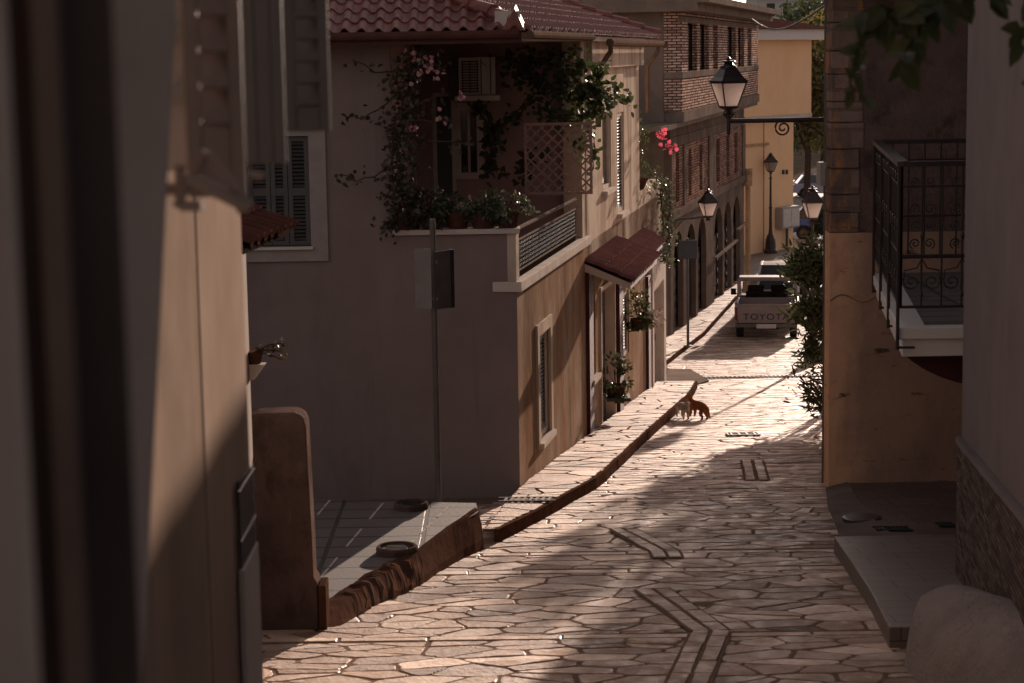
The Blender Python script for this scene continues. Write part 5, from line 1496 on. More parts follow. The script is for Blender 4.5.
# ================================================================== stone house on the right
SX, SY = W(829, 400, 25.3).x, 25.3
US = V((.16, 1, 0)).normalized(); NS = V((-US.y, US.x, 0))
SO = V((SX, SY, 0))
zev = W(800, 7, 26).z
SH = thing('stone_house', (SX, SY, zs(25.3)), 'old stone house end wall with ochre plaster below and bare quoins above', 'house')
zpl = W(845, 233, SY).z; xq = W(862, 150, SY).x
mb = MB()
mb.box(SX, 11, SY, SY + .4, 3.4, zpl - .001)
Lh = 5.2
P = lambda s, d, z: SO + US*s + V((d, 0, z))
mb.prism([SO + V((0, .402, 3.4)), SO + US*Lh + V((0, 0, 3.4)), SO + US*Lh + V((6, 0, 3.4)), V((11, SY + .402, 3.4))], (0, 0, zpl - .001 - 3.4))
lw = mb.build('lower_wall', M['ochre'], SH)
mb = MB(); mb.box(xq - .12, 11, SY + .034, SY + .42, zpl, zev + .35)
mb.prism([SO + V((.02, .43, zpl)), SO + US*Lh + V((.02, 0, zpl)), SO + US*Lh + V((6, 0, zpl)), V((11, SY + .43, zpl))], (0, 0, zev + .35 - zpl))
mb.build('upper_wall', M['oldwall'], SH)
mb = MB(); rq = random.Random(4)
z = zpl
while z < zev + .3:            # stone quoins, slightly uneven
    h_ = rq.uniform(.22, .36); w_ = rq.uniform(-.04, .05); dd = rq.uniform(-.02, .012)
    mb.box(SX + rq.uniform(-.004, .012), xq + w_ - .0, SY + .0 + dd + .012, SY + .429, z + .004, min(z + h_, zev + .34) - .001); z += h_
mb.build('quoin', M['quoin'], SH, bevel=.018)
mb = MB()
mb.prism([SO + V((-.62, -.7, zev + .36)), SO + US*(Lh + .5) + V((-.62, 0, zev + .36)), SO + US*(Lh + .5) + V((8, 0, zev + .36)), V((11, SY - .7, zev + .36))], (0, 0, .16))
mb.build('eave_board', M['darkwood'], SH)
mb = MB()
e0 = SO + V((-.7, -.8, zev + .53)); tile_field(mb, e0, US, V((math.cos(.36), 0, math.sin(.36))), 30, 10, .21, .36)
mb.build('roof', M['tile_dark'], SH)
mb = MB(); mb.prism([SO + V((-.3, -.5, zev + .53)), SO + US*(Lh) + V((-.3, 0, zev + .53)), SO + US*(Lh) + V((7, 0, zev + 3)), SO + V((7, -.5, zev + 3))], (0, 0, -.02)); mb.build('roof_deck', M['darkwood'], SH)
mb = MB(); q = W(825.5, 400, SY + .55)
mb.tube([(q.x, q.y, zs(25.8) - .1), (q.x, q.y, zev + .1)], .045, 10); 
for z in (5.2, 6.8, 8.4): mb.lathe((q.x, q.y, z), [(.056, 0), (.056, .06)], 10)
mb.build('downpipe', M['steel'], SH)
mb = MB(); q = W(829, 170, SY + .6); mb.box(q.x - .14, q.x - .02, SY + .45, SY + .75, W(829, 185, SY + .6).z, W(829, 162, SY + .6).z); 
tag(mb.build('meter_box', M['box'], None, bevel=.01), 'small pale meter box on the street side of the stone house', 'meter box')
mb = MB(); pts = []     # crack and stain relief across the plaster
rq = random.Random(3)
for k in range(15):
    x = 830 + k*3.6; pts.append(W(x, 301 - 5*math.sin(k*.5) - (k*.4), SY) + V((0, -.002, 0)))
mb.tube(pts, .009, 5); mb.build('crack', M['quoin'], lw)
# ================================================================== grey house at the right edge
Ea, Eb = W(961.5, 440, 18.0), W(1024, 520, 14.0)
Ea, Eb = V((Ea.x, Ea.y, 0)), V((Eb.x, Eb.y, 0)); UE = (Ea - Eb).normalized(); NE = V((-UE.y, UE.x, 0))
def ep(px, py): p = hitplane(px, py, Ea, NE); return (p - Ea).dot(UE), p.z
GH = thing('grey_house', (Ea.x, Ea.y, zs(18)), 'smooth grey plastered house at the right edge with stacked slate base', 'house')
mb = MB(); x_ = Ea + UE*(-15.5)
mb.prism([Ea + V((0, 0, 3)), x_ + V((0, 0, 3)), V((9, x_.y, 3)), V((9, 18.02, 3))], (0, 0, 10.2))
mb.prism([V((5.9, 18.03, 3)), V((5.95, SY - .003, 3)), V((9, SY - .003, 3)), V((9, 18.03, 3))], (0, 0, 10.2))
mb.build('wall', M['greywall'], GH)
sN, zN = ep(1060, 561); s0_, z0_ = ep(961.5, 443.5)
mb = MB(); P = lambda s, z, d: Ea + UE*s + NE*d + V((0, 0, z))
mb.prism([P(0.002, 3, .003), P(0.002, z0_, .003), P(sN, zN, .003), P(sN, 3, .003)], NE*.035); mb.build('slate_base', M['slate'], GH)
mb = MB(); mb.prism([P(.002, z0_ + .002, .003), P(.002, z0_ + .06, .003), P(sN, zN + .06, .003), P(sN, zN + .002, .003)], NE*.05); mb.build('trim_strip', M['greywall'], GH)
# ================================================================== balcony
fl = W(902, 163, 19.5); bl_ = W(877.5, 143, 24.0)
zr_ = (fl.z + bl_.z)/2
zsl_t = W(903, 327, 19.5).z; zsl_b = W(903, 357, 19.5).z
BX = thing('balcony', (fl.x + .8, 21.5, zsl_b), 'right hand balcony with black wrought iron scroll railing and white slab', 'balcony')
fx = lambda y: fl.x + (bl_.x - fl.x)*(y - 19.5)/4.5
mb = MB(); mb.prism([(fx(19.5) + .02, 19.5, zsl_b), (fx(24.3) + .02, 24.3, zsl_b), (5.6, 24.3, zsl_b), (5.6, 19.5, zsl_b)], (0, 0, zsl_t - .12 - zsl_b))
mb.prism([(fx(19.5) - .03, 19.44, zsl_t - .118), (fx(24.3) - .03, 24.3, zsl_t - .118), (5.6, 24.3, zsl_t - .118), (5.6, 19.44, zsl_t - .118)], (0, 0, .118)); mb.build('slab', M['white'], BX, bevel=.012)
mb = MB(); mb.prism([(fx(19.6) + .25, 19.62, zsl_t), (fx(24.2) + .25, 24.2, zsl_t), (5.55, 24.2, zsl_t), (5.55, 19.62, zsl_t)], (0, 0, .012)); mb.build('floor_tiles', M['pave'], BX)
mb = MB(); prof = []
for k in range(13): t_ = k/12; prof.append((fl.x + .08 + (5.6 - fl.x - .08)*t_, zsl_b - .005 - .40*(1 - (1 - t_) ** 4)))
pts = [V((x, 19.9, z)) for x, z in prof] + [V((5.6, 19.9, zsl_b - .004))]
mb.prism(pts, (fx(24.2) - fx(19.9), 4.3, 0)); mb.build('soffit', M['maroon'], BX)
mb = MB()
zl_ = zsl_t - .02
Wp = lambda x, y, z: V((x, y, z))
zt2 = W(905, 186, 19.5).z; zm2 = W(905, 255, 19.5).z; zb2 = W(905, 306, 19.5).z
zk = zr_
for z, r_ in ((zk, .035), (zt2, .016), (zm2, .016), (zb2, .018)):
    fy0, fy1 = 19.42, 24.1
    if r_ > .03:
        mb.bar(Wp(fx(fy0) - .0, fy0, z), Wp(5.58, fy0, z), .075, .05); mb.bar(Wp(fx(fy0), fy0 - .03, z), Wp(fx(fy1), fy1, z), .11, .05); mb.bar(Wp(fx(fy1), fy1, z), Wp(5.58, fy1, z), .075, .05)
    else:
        mb.bar(Wp(fx(fy0), fy0, z), Wp(5.58, fy0, z), r_*2, r_*1.4); mb.bar(Wp(fx(fy0), fy0, z), Wp(fx(fy1), fy1, z), r_*2, r_*1.4); mb.bar(Wp(fx(fy1), fy1, z), Wp(5.58, fy1, z), r_*2, r_*1.4)
mb.build('handrail', M['iron'], BX)
mb = MB()
def barrun(a, b, n, zlo, zhi, r):
    for k in range(n + 1):
        p = a.lerp(b, k/n); mb.tube([p + V((0, 0, zlo)), p + V((0, 0, zhi))], r, 6)
A0, A1 = V((fx(19.42), 19.42, 0)), V((5.58, 19.42, 0)); B1 = V((fx(24.1), 24.1, 0)); C1 = V((5.58, 24.1, 0))
barrun(A0, A1, 9, zb2, zk, .010); barrun(A0, B1, 26, zb2, zk, .010); barrun(B1, C1, 6, zb2, zk, .010)
for p in (A0, A0.lerp(B1, .33), A0.lerp(B1, .66), B1): mb.tube([p + V((-.03, 0, zb2 - .42)), p + V((-.03, 0, zk))], .018, 6); mb.tube([p + V((-.03, 0, zb2 - .40)), p + V((.14, 0, zb2 - .40))], .014, 6)
mb.build('balusters', M['iron'], BX)
def spiral(c, ax, r, turns, a0, flip=1, n=26, shrink=.86):
    pts = []
    for k in range(n + 1):
        t_ = k/n; a_ = a0 + flip*turns*2*PI*t_; rr_ = r*(1 - shrink*t_); pts.append(c + ax*(rr_*math.cos(a_)) + V((0, 0, rr_*math.sin(a_))))
    return pts
ax = V((1, 0, 0)); dxb = (5.58 - fx(19.42))/9
for k in (1, 3, 5, 7):
    cx = fx(19.42) + dxb*(k + .5 if False else k + 0)
    for sgn in (-1, 1):
        c0 = V((cx + sgn*.12, 19.40, zb2 + .30))
        mb = MB(); mb.tube([V((cx, 19.40, zm2 - .03)), V((cx + sgn*.05, 19.40, zm2 - .12)), V((cx + sgn*.17, 19.40, zb2 + .36))] + spiral(V((cx + sgn*.10, 19.40, zb2 + .25)), ax*sgn, .085, 1.5, .6, -1), .008, 5); mb.build('scroll', M['iron'], BX)
        for (zz, rr_) in ((zt2 - .22, .06), (zm2 + .12, .055), (zm2 + .30, .05), (zk - .17, .045)):
            mb = MB(); mb.tube(spiral(V((cx + sgn*.07, 19.40, zz)), ax*sgn, rr_, 1.5, -PI/2 + .4, 1), .008, 5); mb.build('scroll', M['iron'], BX)
    mb = MB(); mb.lathe((cx, 19.40, zm2 + .19), [(.004, -.05), (.024, 0), (.004, .05)], 6); mb.build('knop', M['iron'], BX); mb = MB(); mb.lathe((cx, 19.40, zb2 + .12), [(.004, -.04), (.02, 0), (.004, .04)], 6); mb.build('knop', M['iron'], BX)
for k in range(1, 13):
    p = A0.lerp(B1, k/13); dr_ = (B1 - A0).normalized()
    for (zz, rr_, fl_) in ((zk - .17, .07, 1), (zm2 + .25, .085, 1), (zb2 + .25, .085, -1)):
        mb = MB(); mb.tube(spiral(p + V((-.02, 0, zz)), dr_, rr_, 1.4, 0, fl_), .008, 5); mb.build('scroll', M['iron'], BX)


# ================================================================== right-hand steps
def sloped(name, mat, rows, h, dz=.5, bevel=0, hr=None):
    """rows = [(D, x_left, x_right)]; top follows the street's fall at height h (hr at the right edge)"""
    mb = MB(); top = []
    for D, a, b in rows: top.append((V((a, D, zs(D) + h)), V((b, D, zs(D) + (h if hr is None else hr)))))
    dn = V((0, 0, -dz))
    for (a, b), (c, d) in zip(top, top[1:]):
        mb.quad(a, b, d, c); mb.quad(a + dn, a, c, c + dn); mb.quad(b, b + dn, d + dn, d)
    a, b = top[0]; mb.quad(a + dn, b + dn, b, a); a, b = top[-1]; mb.quad(a, b, b + dn, a + dn)
    o = mb.build(name, mat, None, bevel=bevel, weld=True); return tag(o, None, None, None, 'structure')
qa, qb = G(889, 650), G(851, 580)
sloped('step', M['step'], [(qa.y, qa.x, 6), ((qa.y + qb.y)/2, (qa.x + qb.x)/2 + .02, 6), (qb.y, qb.x, 6), (20.3, qb.x + .08, 6)], .19, .5, .012)
sloped('apron', M['concrete'], [(20.31, 3.42, 4.05), (22.0, 3.62, 4.05), (23.6, 3.78, 4.15), (25.29, 4.02, 4.30)], .035, .4, 0, .10)
sloped('landing', M['brown_tile'], [(20.31, 4.053, 7), (22, 4.053, 7), (23.6, 4.153, 7), (25.29, 4.303, 7)], .085, .4)
for (xa, xb_, y, lab) in ((877, 913, 531, 'upper of the two black drain slots in the brown tiled landing'), (877, 912, 541, 'lower of the two black drain slots in the brown tiled landing'), (940, 957, 527, 'short black drain slot in the landing beside the slate base')):
    a, b = G(xa, y, .09), G(xb_, y, .09); mb = MB(); e_ = V((0, .26, zs(a.y + .26) - zs(a.y)))
    for v in (a, b): v.z = zs(v.y) + .091
    mb.mesh([a, b, b + e_, a + e_], [(0, 1, 2, 3)])
    for k in range(9): p = a.lerp(b, (k+.5)/9); mb.bar(p + V((0, 0, .006)), p + e_ + V((0, 0, .006)), .016, .014)
    mb.bar(a + V((0, 0, .006)), b + V((0, 0, .006)), .02, .016); mb.bar(a + e_ + V((0, 0, .006)), b + e_ + V((0, 0, .006)), .02, .016)
    tag(mb.build('drain_slot', M['black']), lab, 'drain grate')
p = G(862, 519, .08); mb = MB(); mb.lathe(p, [(.22, -.02), (.22, .02), (.19, .03), (.05, .034)], 24); tag(mb.build('manhole_cover', M['iron']), 'dark round cover on the concrete apron at the foot of the ochre wall', 'manhole cover')
# rounded white plaster wall end in the right foreground
mb = MB(); c0 = G(985, 700); rrk = random.Random(12)
cA = W(985, 640, 14.6)
rows = []
n1, n2 = 26, 18
for i in range(n1):
    t_ = i/(n1 - 1)
    ctr = V((3.34, 15.2, 0)).lerp(V((4.2, 11.6, 0)), t_)
    rad = .50*min(1, math.sin(min(1, t_*5 + .25)*PI/2))
    row = []
    for k in range(n2):
        a_ = PI*k/(n2 - 1)
        x_ = -math.cos(a_); h_ = math.sin(a_) ** .55
        w_ = .52*(.55 + .45*min(1, t_*6 + .1)) 
        zt_ = W(985, 576, 15.0).z + .0*t_ - .10*max(0, .25 - t_)/.25 + .05*t_
        zb_ = zs(15) - .3
        bump_ = mnoise.noise(V((t_*9, a_*1.6, 0)))*.05 + mnoise.noise(V((t_*30, a_*5, 3)))*.02
        row.append(V((ctr.x + x_*(w_ + bump_), ctr.y + x_*w_*.26 + bump_, zb_ + (zt_ - zb_)*h_ + bump_)))
    rows.append(row)
for a, b in zip(rows, rows[1:]):
    for k in range(n2 - 1): mb.quad(a[k], a[k+1], b[k+1], b[k])
mb.poly(rows[0][::-1]); mb.poly(rows[-1])
tag(mb.build('low_wall', M['plasterwhite'], None, smooth=True, subsurf=1, weld=True), 'rounded whitewashed end of a low wall in the right foreground', 'low wall')
# ================================================================== garden wall, sign pole on the left
DG = 16.75
mb = MB()
x1 = W(306, 440, DG).x; zt_ = W(270, 413, DG).z; zb_ = zs(DG) - .3
prof = [(-2.9, zb_)]
x2 = W(318, 600, DG).x
zq = W(318, 582, DG).z
prof += [(x2, zb_), (x2, zq), (x2 - .03, zq + .03)]
zc_ = zt_ - .12
prof += [(x1 + .02, zq + .35), (x1 + .005, zc_ - .3)]
for k in range(7): a_ = PI/2*k/6; prof.append((x1 - .12 + .12*math.cos(a_), zc_ + .12*math.sin(a_)))
prof += [(-2.9, zt_ - .02)]
rg_ = random.Random(2)
mb.prism([V((x + rg_.uniform(-.006, .006), DG, z)) for x, z in prof], (0, .32, 0))
gw = tag(mb.build('garden_wall', M['gardenwall'], None, bevel=.025, bseg=3), 'stained reddish garden wall end with rounded top beside the terrace', 'wall')
mb = MB(); mb.box(x2 + .004, x2 + .07, DG - .02, DG + .28, zb_, zq - .03); mb.build('side_slab', M['kerb'], gw, bevel=.01)

p = hitz(438.5, 497, ZT); t = thing('sign_pole', p, 'tall grey steel pole at the terrace edge with a sign seen from behind', 'sign')
zt_ = W(430.5, 219, p.y).z
mb = MB(); mb.tube([p - V((0, 0, .1)), (p.x, p.y, zt_)], .034, 10); mb.build('pole', M['steel'], t)
a, b = W(415.5, 309, p.y - .1), W(431, 249, p.y - .1)
mb = MB(); mb.box(a.x, b.x - .005, p.y - .075, p.y - .05, a.z, b.z); mb.build('back_plate', M['signback'], t)
a, b = W(434.5, 309, p.y), W(452, 251, p.y)
mb = MB(); mb.prism([(a.x, p.y - .06, a.z), (b.x, p.y + .16, a.z), (b.x, p.y + .16, b.z), (a.x, p.y - .06, b.z)], (.005, -.012, 0)); mb.build('side_plate', M['steel'], t)
mb = MB(); mb.prism([(b.x - .055, p.y + .128 - .006, a.z - .004), (b.x + .012, p.y + .165 - .006, a.z - .004), (b.x + .012, p.y + .165 - .006, b.z + .004), (b.x - .055, p.y + .128 - .006, b.z + .004)], (.004, -.02, 0)); mb.build('edge_strip', M['black'], t)
mb = MB()
for z in (a.z + .12, b.z - .12): mb.box(p.x - .045, p.x + .045, p.y - .05, p.y + .045, z - .02, z + .02)
mb.build('clamp', M['steel'], t)

# ================================================================== second left house (only its end, canopy and plant bracket show)
D2 = 15.8
xe = W(247.5, 300, D2).x
LH = thing('brown_house', (xe, D2, zs(D2)), 'narrow grey-brown house end just beyond the sunlit cream wall', 'house')
mb = MB(); mb.prism([(xe, D2, 4.6), (xe, 8.2, 4.6), (-6, 8.2, 4.6), (-6, D2, 4.6)], (0, 0, 5.05)); mb.build('wall', M['grey_plaster'], LH)
e0 = W(243, 246, 14.0); e1 = W(289, 229.5, 15.5)
e0 = V((e0.x, e0.y, e0.z)); e1 = V((e1.x, e1.y, e0.z)); ed = (e1 - e0); Lq = ed.length; ed.normalize(); inw = V((-ed.y, ed.x, 0))
mb = MB(); g_ = (inw*.93 + V((0, 0, .36))).normalized(); tile_field(mb, e0, ed, g_, 7, 2, Lq/7, .3); 
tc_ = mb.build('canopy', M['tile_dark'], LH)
mb = MB(); mb.prism([e0 - V((0, 0, .02)), e0 + inw*.5 + V((0, 0, .17)), e0 + inw*.5 + V((0, 0, .1)), e0 - V((0, 0, .06))], ed*Lq); mb.build('canopy_board', M['darkwood'], tc_)
# plant on a small bracket
c = W(258, 365, D2 + .05)
t = thing('bracket_plant', (c.x - .1, c.y, c.z - .12), 'withered plant in a small pot on a pale wall bracket at the left', 'potted plant')
mb = MB(); mb.prism([(xe + .003, c.y - .12, c.z + .02), (c.x + .07, c.y - .12, c.z + .02), (c.x - .02, c.y - .12, c.z - .1), (xe + .003, c.y - .12, c.z - .1)], (0, .12, 0)); mb.build('bracket', M['trim'], t)
mb = MB(); mb.lathe((c.x - .02, c.y - .06, c.z + .021), [(.05, 0), (.07, .1), (.075, .1)], 12); mb.build('pot', M['terracotta'], t)
ms, ml = MB(), MB()
for (x, y) in ((284, 343), (282, 352), (282, 360), (262, 350), (270, 352), (276, 347)):
    e_ = W(x, y, D2 - .02); s0 = V((c.x - .02, c.y - .06, c.z + .1)); ms.tube([s0, s0.lerp(e_, .5) + V((0, 0, .03)), e_], .006, 4)
    for _ in range(5): leaf(ml, e_ + rnd_dir(rv)*.03, rnd_dir(rv), rnd_dir(rv), .05, .04)
ms.build('stem', M['stem'], t); ml.build('foliage', M['leaf_dry'], t)

# ================================================================== sunlit cream house at the left, close to the camera
XW = W(240.5, 210, 7.4).x
CH = thing('cream_house', (XW, 6, zs(7)), 'sunlit cream house wall close on the left with brown louvred shutters', 'house')
mb = MB(); mb.box(-4, XW, 6.35, 7.4, 4.2, 13); mb.build('wall', M['cream_end'], CH); mb = MB(); mb.box(-4, XW - .004, -14, 6.345, 4.2, 13); mb.build('wall', M['cream'], CH)
# added tapering grey wedge, its shape standing in for shade on the wall
xa0, xa1 = W(107, 0, 3.4), W(172, 0, 3.4); xb0, xb1 = W(132, 683, 3.4), W(138, 683, 3.4)
zt_, zb_ = xa0.z + .5, xb0.z - .3
def ex(a, b, z): return a.x + (b.x - a.x)*(z - a.z)/(b.z - a.z)
mb = MB(); N_ = 14; ring = []
for z in (zb_, (zb_+zt_)/2, zt_):
    l_, r_ = ex(xa0, xb0, z) - .2, ex(xa1, xb1, z); row = []
    for k in range(N_ + 1): a_ = PI/2*k/N_; row.append(V((l_ + (r_ - l_)*(math.sin(a_)), 3.4 + .045*(1 - math.cos(a_)) , z)))
    row.append(V((r_ - .012, 3.47, z))); row.append(V((l_ - .1, 3.47, z))); ring.append(row)
m_ = len(ring[0])
for a, b in zip(ring, ring[1:]):
    for k in range(m_): mb.quad(a[k], a[(k+1) % m_], b[(k+1) % m_], b[k])
mb.build('shade_wedge', M['grey_plaster'], CH, smooth=False)
# window recess strip (lit reveal) with hinge blocks
D_ = 4.55
def shutter_leaf(px0, px1, yb, D0, D1, mat, pitch=.075, panel_h=.16, name='shutter', th=.035):
    """leaf standing out from the wall, spanning px0..px1 with bottom at yb; slanting from D0 to D1"""
    a = W(px0, yb, D0); b = W(px1, yb, D1); zb_ = min(a.z, b.z); zt_ = zb_ + 1.25
    u_ = V((b.x - a.x, b.y - a.y, 0)); L = u_.length; u_.normalize(); n_ = V((u_.y, -u_.x, 0))
    if n_.y > 0: n_ = -n_
    O_ = V((a.x, a.y, 0))
    mb = MB(); f_ = .028 if L < .2 else .05
    panel(mb, O_, u_, n_, 0, f_, zb_, zt_, -th, 0); panel(mb, O_, u_, n_, L - f_, L, zb_, zt_, -th, 0)
    panel(mb, O_, u_, n_, f_, L - f_, zb_, zb_ + panel_h, -th + .004, -.004); panel(mb, O_, u_, n_, f_, L - f_, zt_ - .06, zt_, -th + .004, -.004)
    o = mb.build(name, M[mat], CH, bevel=.003)
    mb = MB(); louvres(mb, O_, u_, n_, f_, L - f_, zb_ + panel_h, zt_ - .06, pitch, -th/2, .95, .008, pitch*1.36); mb.build('louvre', M[mat], o)
    return o, O_, u_, n_, zb_
shutter_leaf(190, 247, 196, 3.92, 3.95, 'shutter', .066, .145)
shutter_leaf(246, 287, 164, 4.5, 4.52, 'shutter_grey', .5, .6)
shutter_leaf(286, 331, 131, 5.2, 5.22, 'shutter_grey', .055, .07)
mb = MB()
p0 = W(171, 100, 4.2); p1 = W(192, 100, 4.2)
mb.box(p0.x - .1, p1.x, 4.24, 4.30, W(180, 172, 4.2).z, 11.2); mb.build('window_jamb', M['grey_plaster'], CH)
for y in (30, 92): mb = MB(); q = W(179, y, 4.2); mb.box(q.x - .012, q.x + .012, 4.19, 4.239, q.z - .016, q.z + .016); mb.build('hinge', M['signback'], CH)
mb = MB()   # shutter stay
S_ = lambda x, y: W(x, y, 3.7)
for (a, b, r_) in (((176, 207), (207, 152), .008), ((207, 152), (249, 204), .008), ((190, 178), (250, 207), .014), ((180, 206), (202, 206), .010), ((180, 165), (180, 205), .010), ((178, 178), (200, 178), .008)):
    mb.tube([S_(*a), S_(*b)], r_, 8)
mb.tube([W(183, 190, 3.7), W(183, 190, 3.7) + V((-.12, .1, 0))], .012, 8)
mb.build('shutter_stay', M['shutter'], CH)
mb = MB(); q = W(256, 177, 3.75); mb.tube([W(250, 174, 3.75), W(264, 177, 3.75)], .008, 8); mb.build('bolt', M['ironlight'], CH); mb = MB(); q = W(240, 209, 4.2); mb.tube([W(238, 205, 4.1), W(242, 213, 4.1)], .008, 8); mb.build('bolt', M['ironlight'], CH)
# small iron guard and grey slab edge low on the wall
mb = MB(); 
for k in range(14): y_ = 6.98 + k*.03; z0 = W(241, 600, y_).z; mb.tube([(XW + .014, y_, W(240, 640, 7).z - .2), (XW + .014, y_, W(240, 480, 7).z - k*.002)], .006, 5)
for yy in (490, 540, 600): z = W(240, yy, 7).z; mb.tube([(XW + .014, 6.96, z), (XW + .014, 7.38, z)], .007, 6)
mb.build('window_guard', M['iron'], CH)
mb = MB(); z = W(246, 560, 7.1).z; mb.box(XW + .005, XW + .026, 6.95, 7.39, z - .8, z); mb.build('sill_slab', M['grey_plaster'], CH, bevel=.008)
# very near dark shutters / frame at the frame's left
NS_ = thing('open_shutter', W(60, 683, 1.75), 'very dark open wooden shutter, blurred, at the extreme left', 'shutter')
def near(px0, px1, D0, th=.03): 
    a = W(px0, 341, D0); b = W(px1, 341, D0); return a.x, b.x
mb = MB(); x0, x1_ = near(-60, 12, 1.7); mb.box(x0, x1_, 1.7, 1.74, 8.6, 11.2); mb.build('frame', M['grey_plaster'], NS_)
mb = MB(); x0, x1_ = near(18, 122, 1.95); mb.box(x0 - .03, x1_, 1.95, 1.975, 8.6, 11.2); mb.build('leaf_panel', M['darkleaf'], NS_)
mb = MB(); x0, x1_ = near(52, 76, 1.95); mb.box(x0, x1_, 1.925, 1.949, 8.6, 11.2); mb.build('stile', M['shutter'], NS_)

# ================================================================== overhanging branch, top right
DBr = 6.6
br = thing('tree_branch', W(1010, -30, DBr), 'dark leafy branch hanging into view at the top right', 'tree branch')
ms, ml = MB(), MB(); rb = random.Random(17)
def twig(path, per, L=.115):
    pts = [W(x, y, DBr + rb.uniform(-.15, .15)) for x, y in path]
    ms.tube(pts, .008, 6, 0, True, .003)
    for a, b in zip(pts, pts[1:]):
        for k in range(per):
            p = a.lerp(b, (k + rb.random())/per); d = V((rb.uniform(-.8, .8), rb.uniform(-.8, .8), rb.uniform(-1.2, .1)))
            leaf(ml, p, d, V((rb.uniform(-.6, .6), -1, .4)), L*rb.uniform(.75, 1.15), L*rb.uniform(.42, .55), .2, .12)
twig([(1000, -60), (970, -10), (930, 5), (895, 14), (868, 25)], 6)
twig([(930, 8), (912, 40), (900, 62)], 6); twig([(868, 25), (856, 55), (850, 84), (866, 100)], 4, .085); twig([(895, 10), (880, 5), (860, 12)], 5); twig([(960, -10), (945, 2), (920, -2)], 6)
twig([(1045, -30), (1030, 15), (1018, 40)], 4); twig([(1050, 60), (1032, 72), (1022, 84)], 2, .07); twig([(1000, -40), (985, -12), (992, -4)], 3)
ms.build('stem', M['stem'], br); ml.build('foliage', M['leaf'], br)

# ================================================================== cats
def skin_animal(name, joints, edges, loc, ang, s, mat, label, sub=2, zsc=1, rs=1):
    me = bpy.data.meshes.new(name); ca, sa = math.cos(ang), math.sin(ang)
    me.from_pydata([(x*s*ca - y*s*sa, x*s*sa + y*s*ca, z*s*zsc) for x, y, z, r in joints], edges, [])
    o = bpy.data.objects.new(name, me); COL.objects.link(o); o.location = loc
    k = o.modifiers.new('skin', 'SKIN'); k.use_smooth_shade = True
    for i, (x, y, z, r) in enumerate(joints): me.skin_vertices[0].data[i].radius = (r*s*rs, r*s*rs)
    me.skin_vertices[0].data[0].use_root = True
    q = o.modifiers.new('sub', 'SUBSURF'); q.levels = sub; q.render_levels = sub
    me.materials.append(mat); tag(o, label, 'cat'); return o
# standing cat, x forward; arched back, head lowered
J = [(-.16, 0, .25, .062), (-.05, 0, .275, .068), (.07, 0, .265, .064), (.16, 0, .255, .052), (.22, 0, .32, .036), (.265, 0, .37, .046), (.32, 0, .355, .026), (.255, .034, .43, .013), (.255, -.034, .43, .013),
     (-.19, .05, .20, .045), (-.145, .052, .125, .03), (-.205, .052, .065, .018), (-.195, .052, .014, .017), (-.165, .052, .012, .015),
     (-.19, -.05, .20, .045), (-.145, -.052, .125, .03), (-.205, -.052, .065, .018), (-.195, -.052, .014, .017), (-.165, -.052, .012, .015),
     (.16, .045, .19, .034), (.15, .046, .10, .022), (.165, .046, .03, .016), (.185, .046, .012, .015),
     (.16, -.045, .19, .034), (.15, -.046, .10, .022), (.165, -.046, .03, .016), (.185, -.046, .012, .015),
     (-.25, 0, .27, .018), (-.32, .01, .22, .016), (-.36, .02, .13, .015), (-.38, .02, .07, .011)]
E = [(0, 1), (1, 2), (2, 3), (3, 4), (4, 5), (5, 6), (5, 7), (5, 8), (0, 9), (9, 10), (10, 11), (11, 12), (12, 13), (0, 14), (14, 15), (15, 16), (16, 17), (17, 18), (3, 19), (19, 20), (20, 21), (21, 22), (3, 23), (23, 24), (24, 25), (25, 26), (0, 27), (27, 28), (28, 29), (29, 30)]
g1 = G(698, 419.5); g1.z = zs(g1.y) + .024
cat1 = skin_animal('cat', J, E, g1, PI*.66, 1.05, M['catbrown'], 'ginger brown cat standing with arched back on the sunlit paving', 2, .82, 1.18)
def eyes(cat, pos, ang, s, mat, zsc=1):
    mb = MB(); ca, sa = math.cos(ang), math.sin(ang)
    for (x, y, z, r) in pos:
        c = V((x*s*ca - y*s*sa, x*s*sa + y*s*ca, z*s*zsc)) + cat.location
        mb.lathe(c, [(.001, -r), (r*.7, -r*.7), (r, 0), (r*.7, r*.7), (.001, r)], 8)
    return mb.build('eyes', mat, cat)
eyes(cat1, [(.305, .022, .38, .008), (.305, -.022, .38, .008), (.348, 0, .357, .007)], PI*.66, 1.05, M['black'], .82)
# second cat, nose towards the camera, nearer the kerb
g2 = G(683, 419.5); g2.z = zs(g2.y) + .024
cat2 = skin_animal('cat', J, E, g2, -PI*.42, .95, M['catgrey'], 'grey and white cat standing nearest the kerb, facing the camera', 2, .82, 1.2)
eyes(cat2, [(.305, .022, .38, .008), (.305, -.022, .38, .008), (.348, 0, .357, .007)], -PI*.42, .95, M['black'], .82)

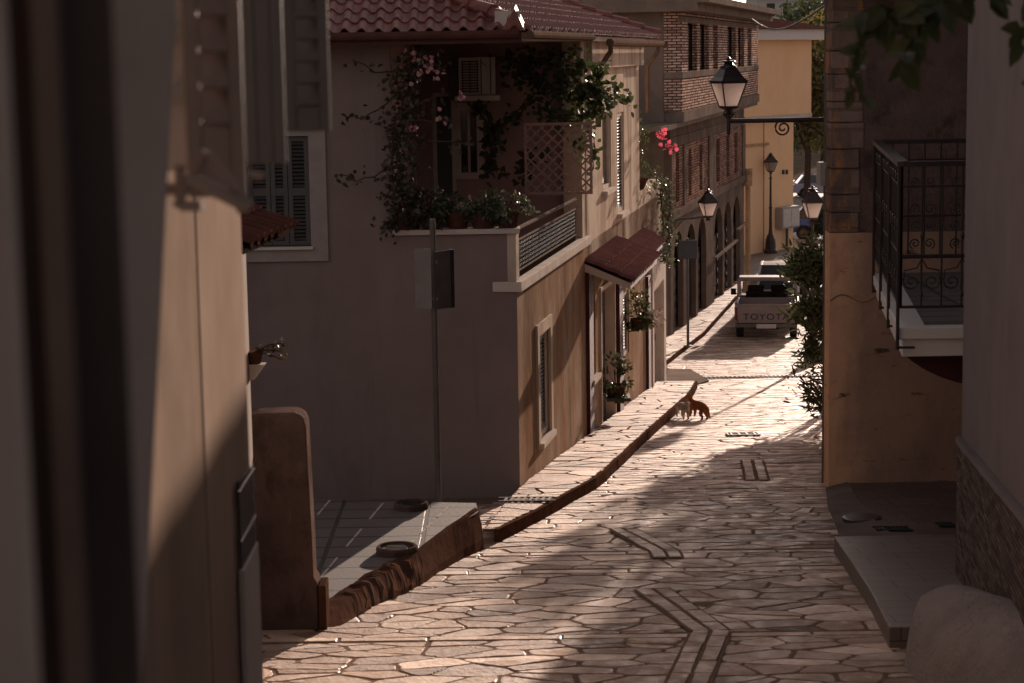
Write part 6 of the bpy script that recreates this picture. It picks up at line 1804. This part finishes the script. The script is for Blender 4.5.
# ================================================================== camera, sun, sky
cam_d = bpy.data.cameras.new('Camera'); cam = bpy.data.objects.new('Camera', cam_d); COL.objects.link(cam); sc.camera = cam
cam.matrix_world = Matrix(((rt.x, up.x, -fw.x, CAM.x), (rt.y, up.y, -fw.y, CAM.y), (rt.z, up.z, -fw.z, CAM.z), (0, 0, 0, 1)))
cam_d.lens = F/1024*36; cam_d.sensor_width = 36; cam_d.clip_start = .1; cam_d.clip_end = 3000
cam_d.dof.use_dof = True; cam_d.dof.focus_distance = 31; cam_d.dof.aperture_fstop = 4.3
AZ, EL = math.radians(16.8), math.radians(8.5)
S = V((math.sin(AZ)*math.cos(EL), math.cos(AZ)*math.cos(EL), math.sin(EL)))
sun_d = bpy.data.lights.new('Sun', 'SUN'); sun = bpy.data.objects.new('Sun', sun_d); COL.objects.link(sun)
sun_d.energy = 4.1; sun_d.angle = math.radians(.5); sun_d.color = (1.0, .785, .645)
sun.rotation_euler = S.to_track_quat('Z', 'Y').to_euler()
w = bpy.data.worlds.new('World'); sc.world = w; w.use_nodes = True
nt = w.node_tree; bg = nt.nodes['Background']
sky = nt.nodes.new('ShaderNodeTexSky'); sky.sky_type = 'NISHITA'; sky.sun_disc = False; sky.sun_elevation = EL; sky.sun_rotation = AZ; sky.dust_density = 2.5; sky.air_density = 1.0
hs = nt.nodes.new('ShaderNodeHueSaturation'); hs.inputs['Saturation'].default_value = .25
tint = nt.nodes.new('ShaderNodeMix'); tint.data_type = 'RGBA'; tint.blend_type = 'MULTIPLY'; tint.inputs[0].default_value = 1; tint.inputs[7].default_value = (1.0, .855, .855, 1)
nt.links.new(sky.outputs[0], hs.inputs['Color']); nt.links.new(hs.outputs[0], tint.inputs[6]); nt.links.new(tint.outputs[2], bg.inputs[0])
bg.inputs[1].default_value = .07
sc.view_settings.view_transform = 'Standard'; sc.view_settings.look = 'None'; sc.view_settings.gamma = 1; sc.view_settings.use_curve_mapping = False
sc.view_settings.exposure = 1.3
sc.cycles.use_denoising = True
try: sc.cycles.denoiser = 'OPENIMAGEDENOISE'
except Exception: pass
sc.cycles.max_bounces = 8; sc.cycles.diffuse_bounces = 5; sc.cycles.glossy_bounces = 3; sc.cycles.transparent_max_bounces = 8
sc.cycles.sample_clamp_indirect = 6
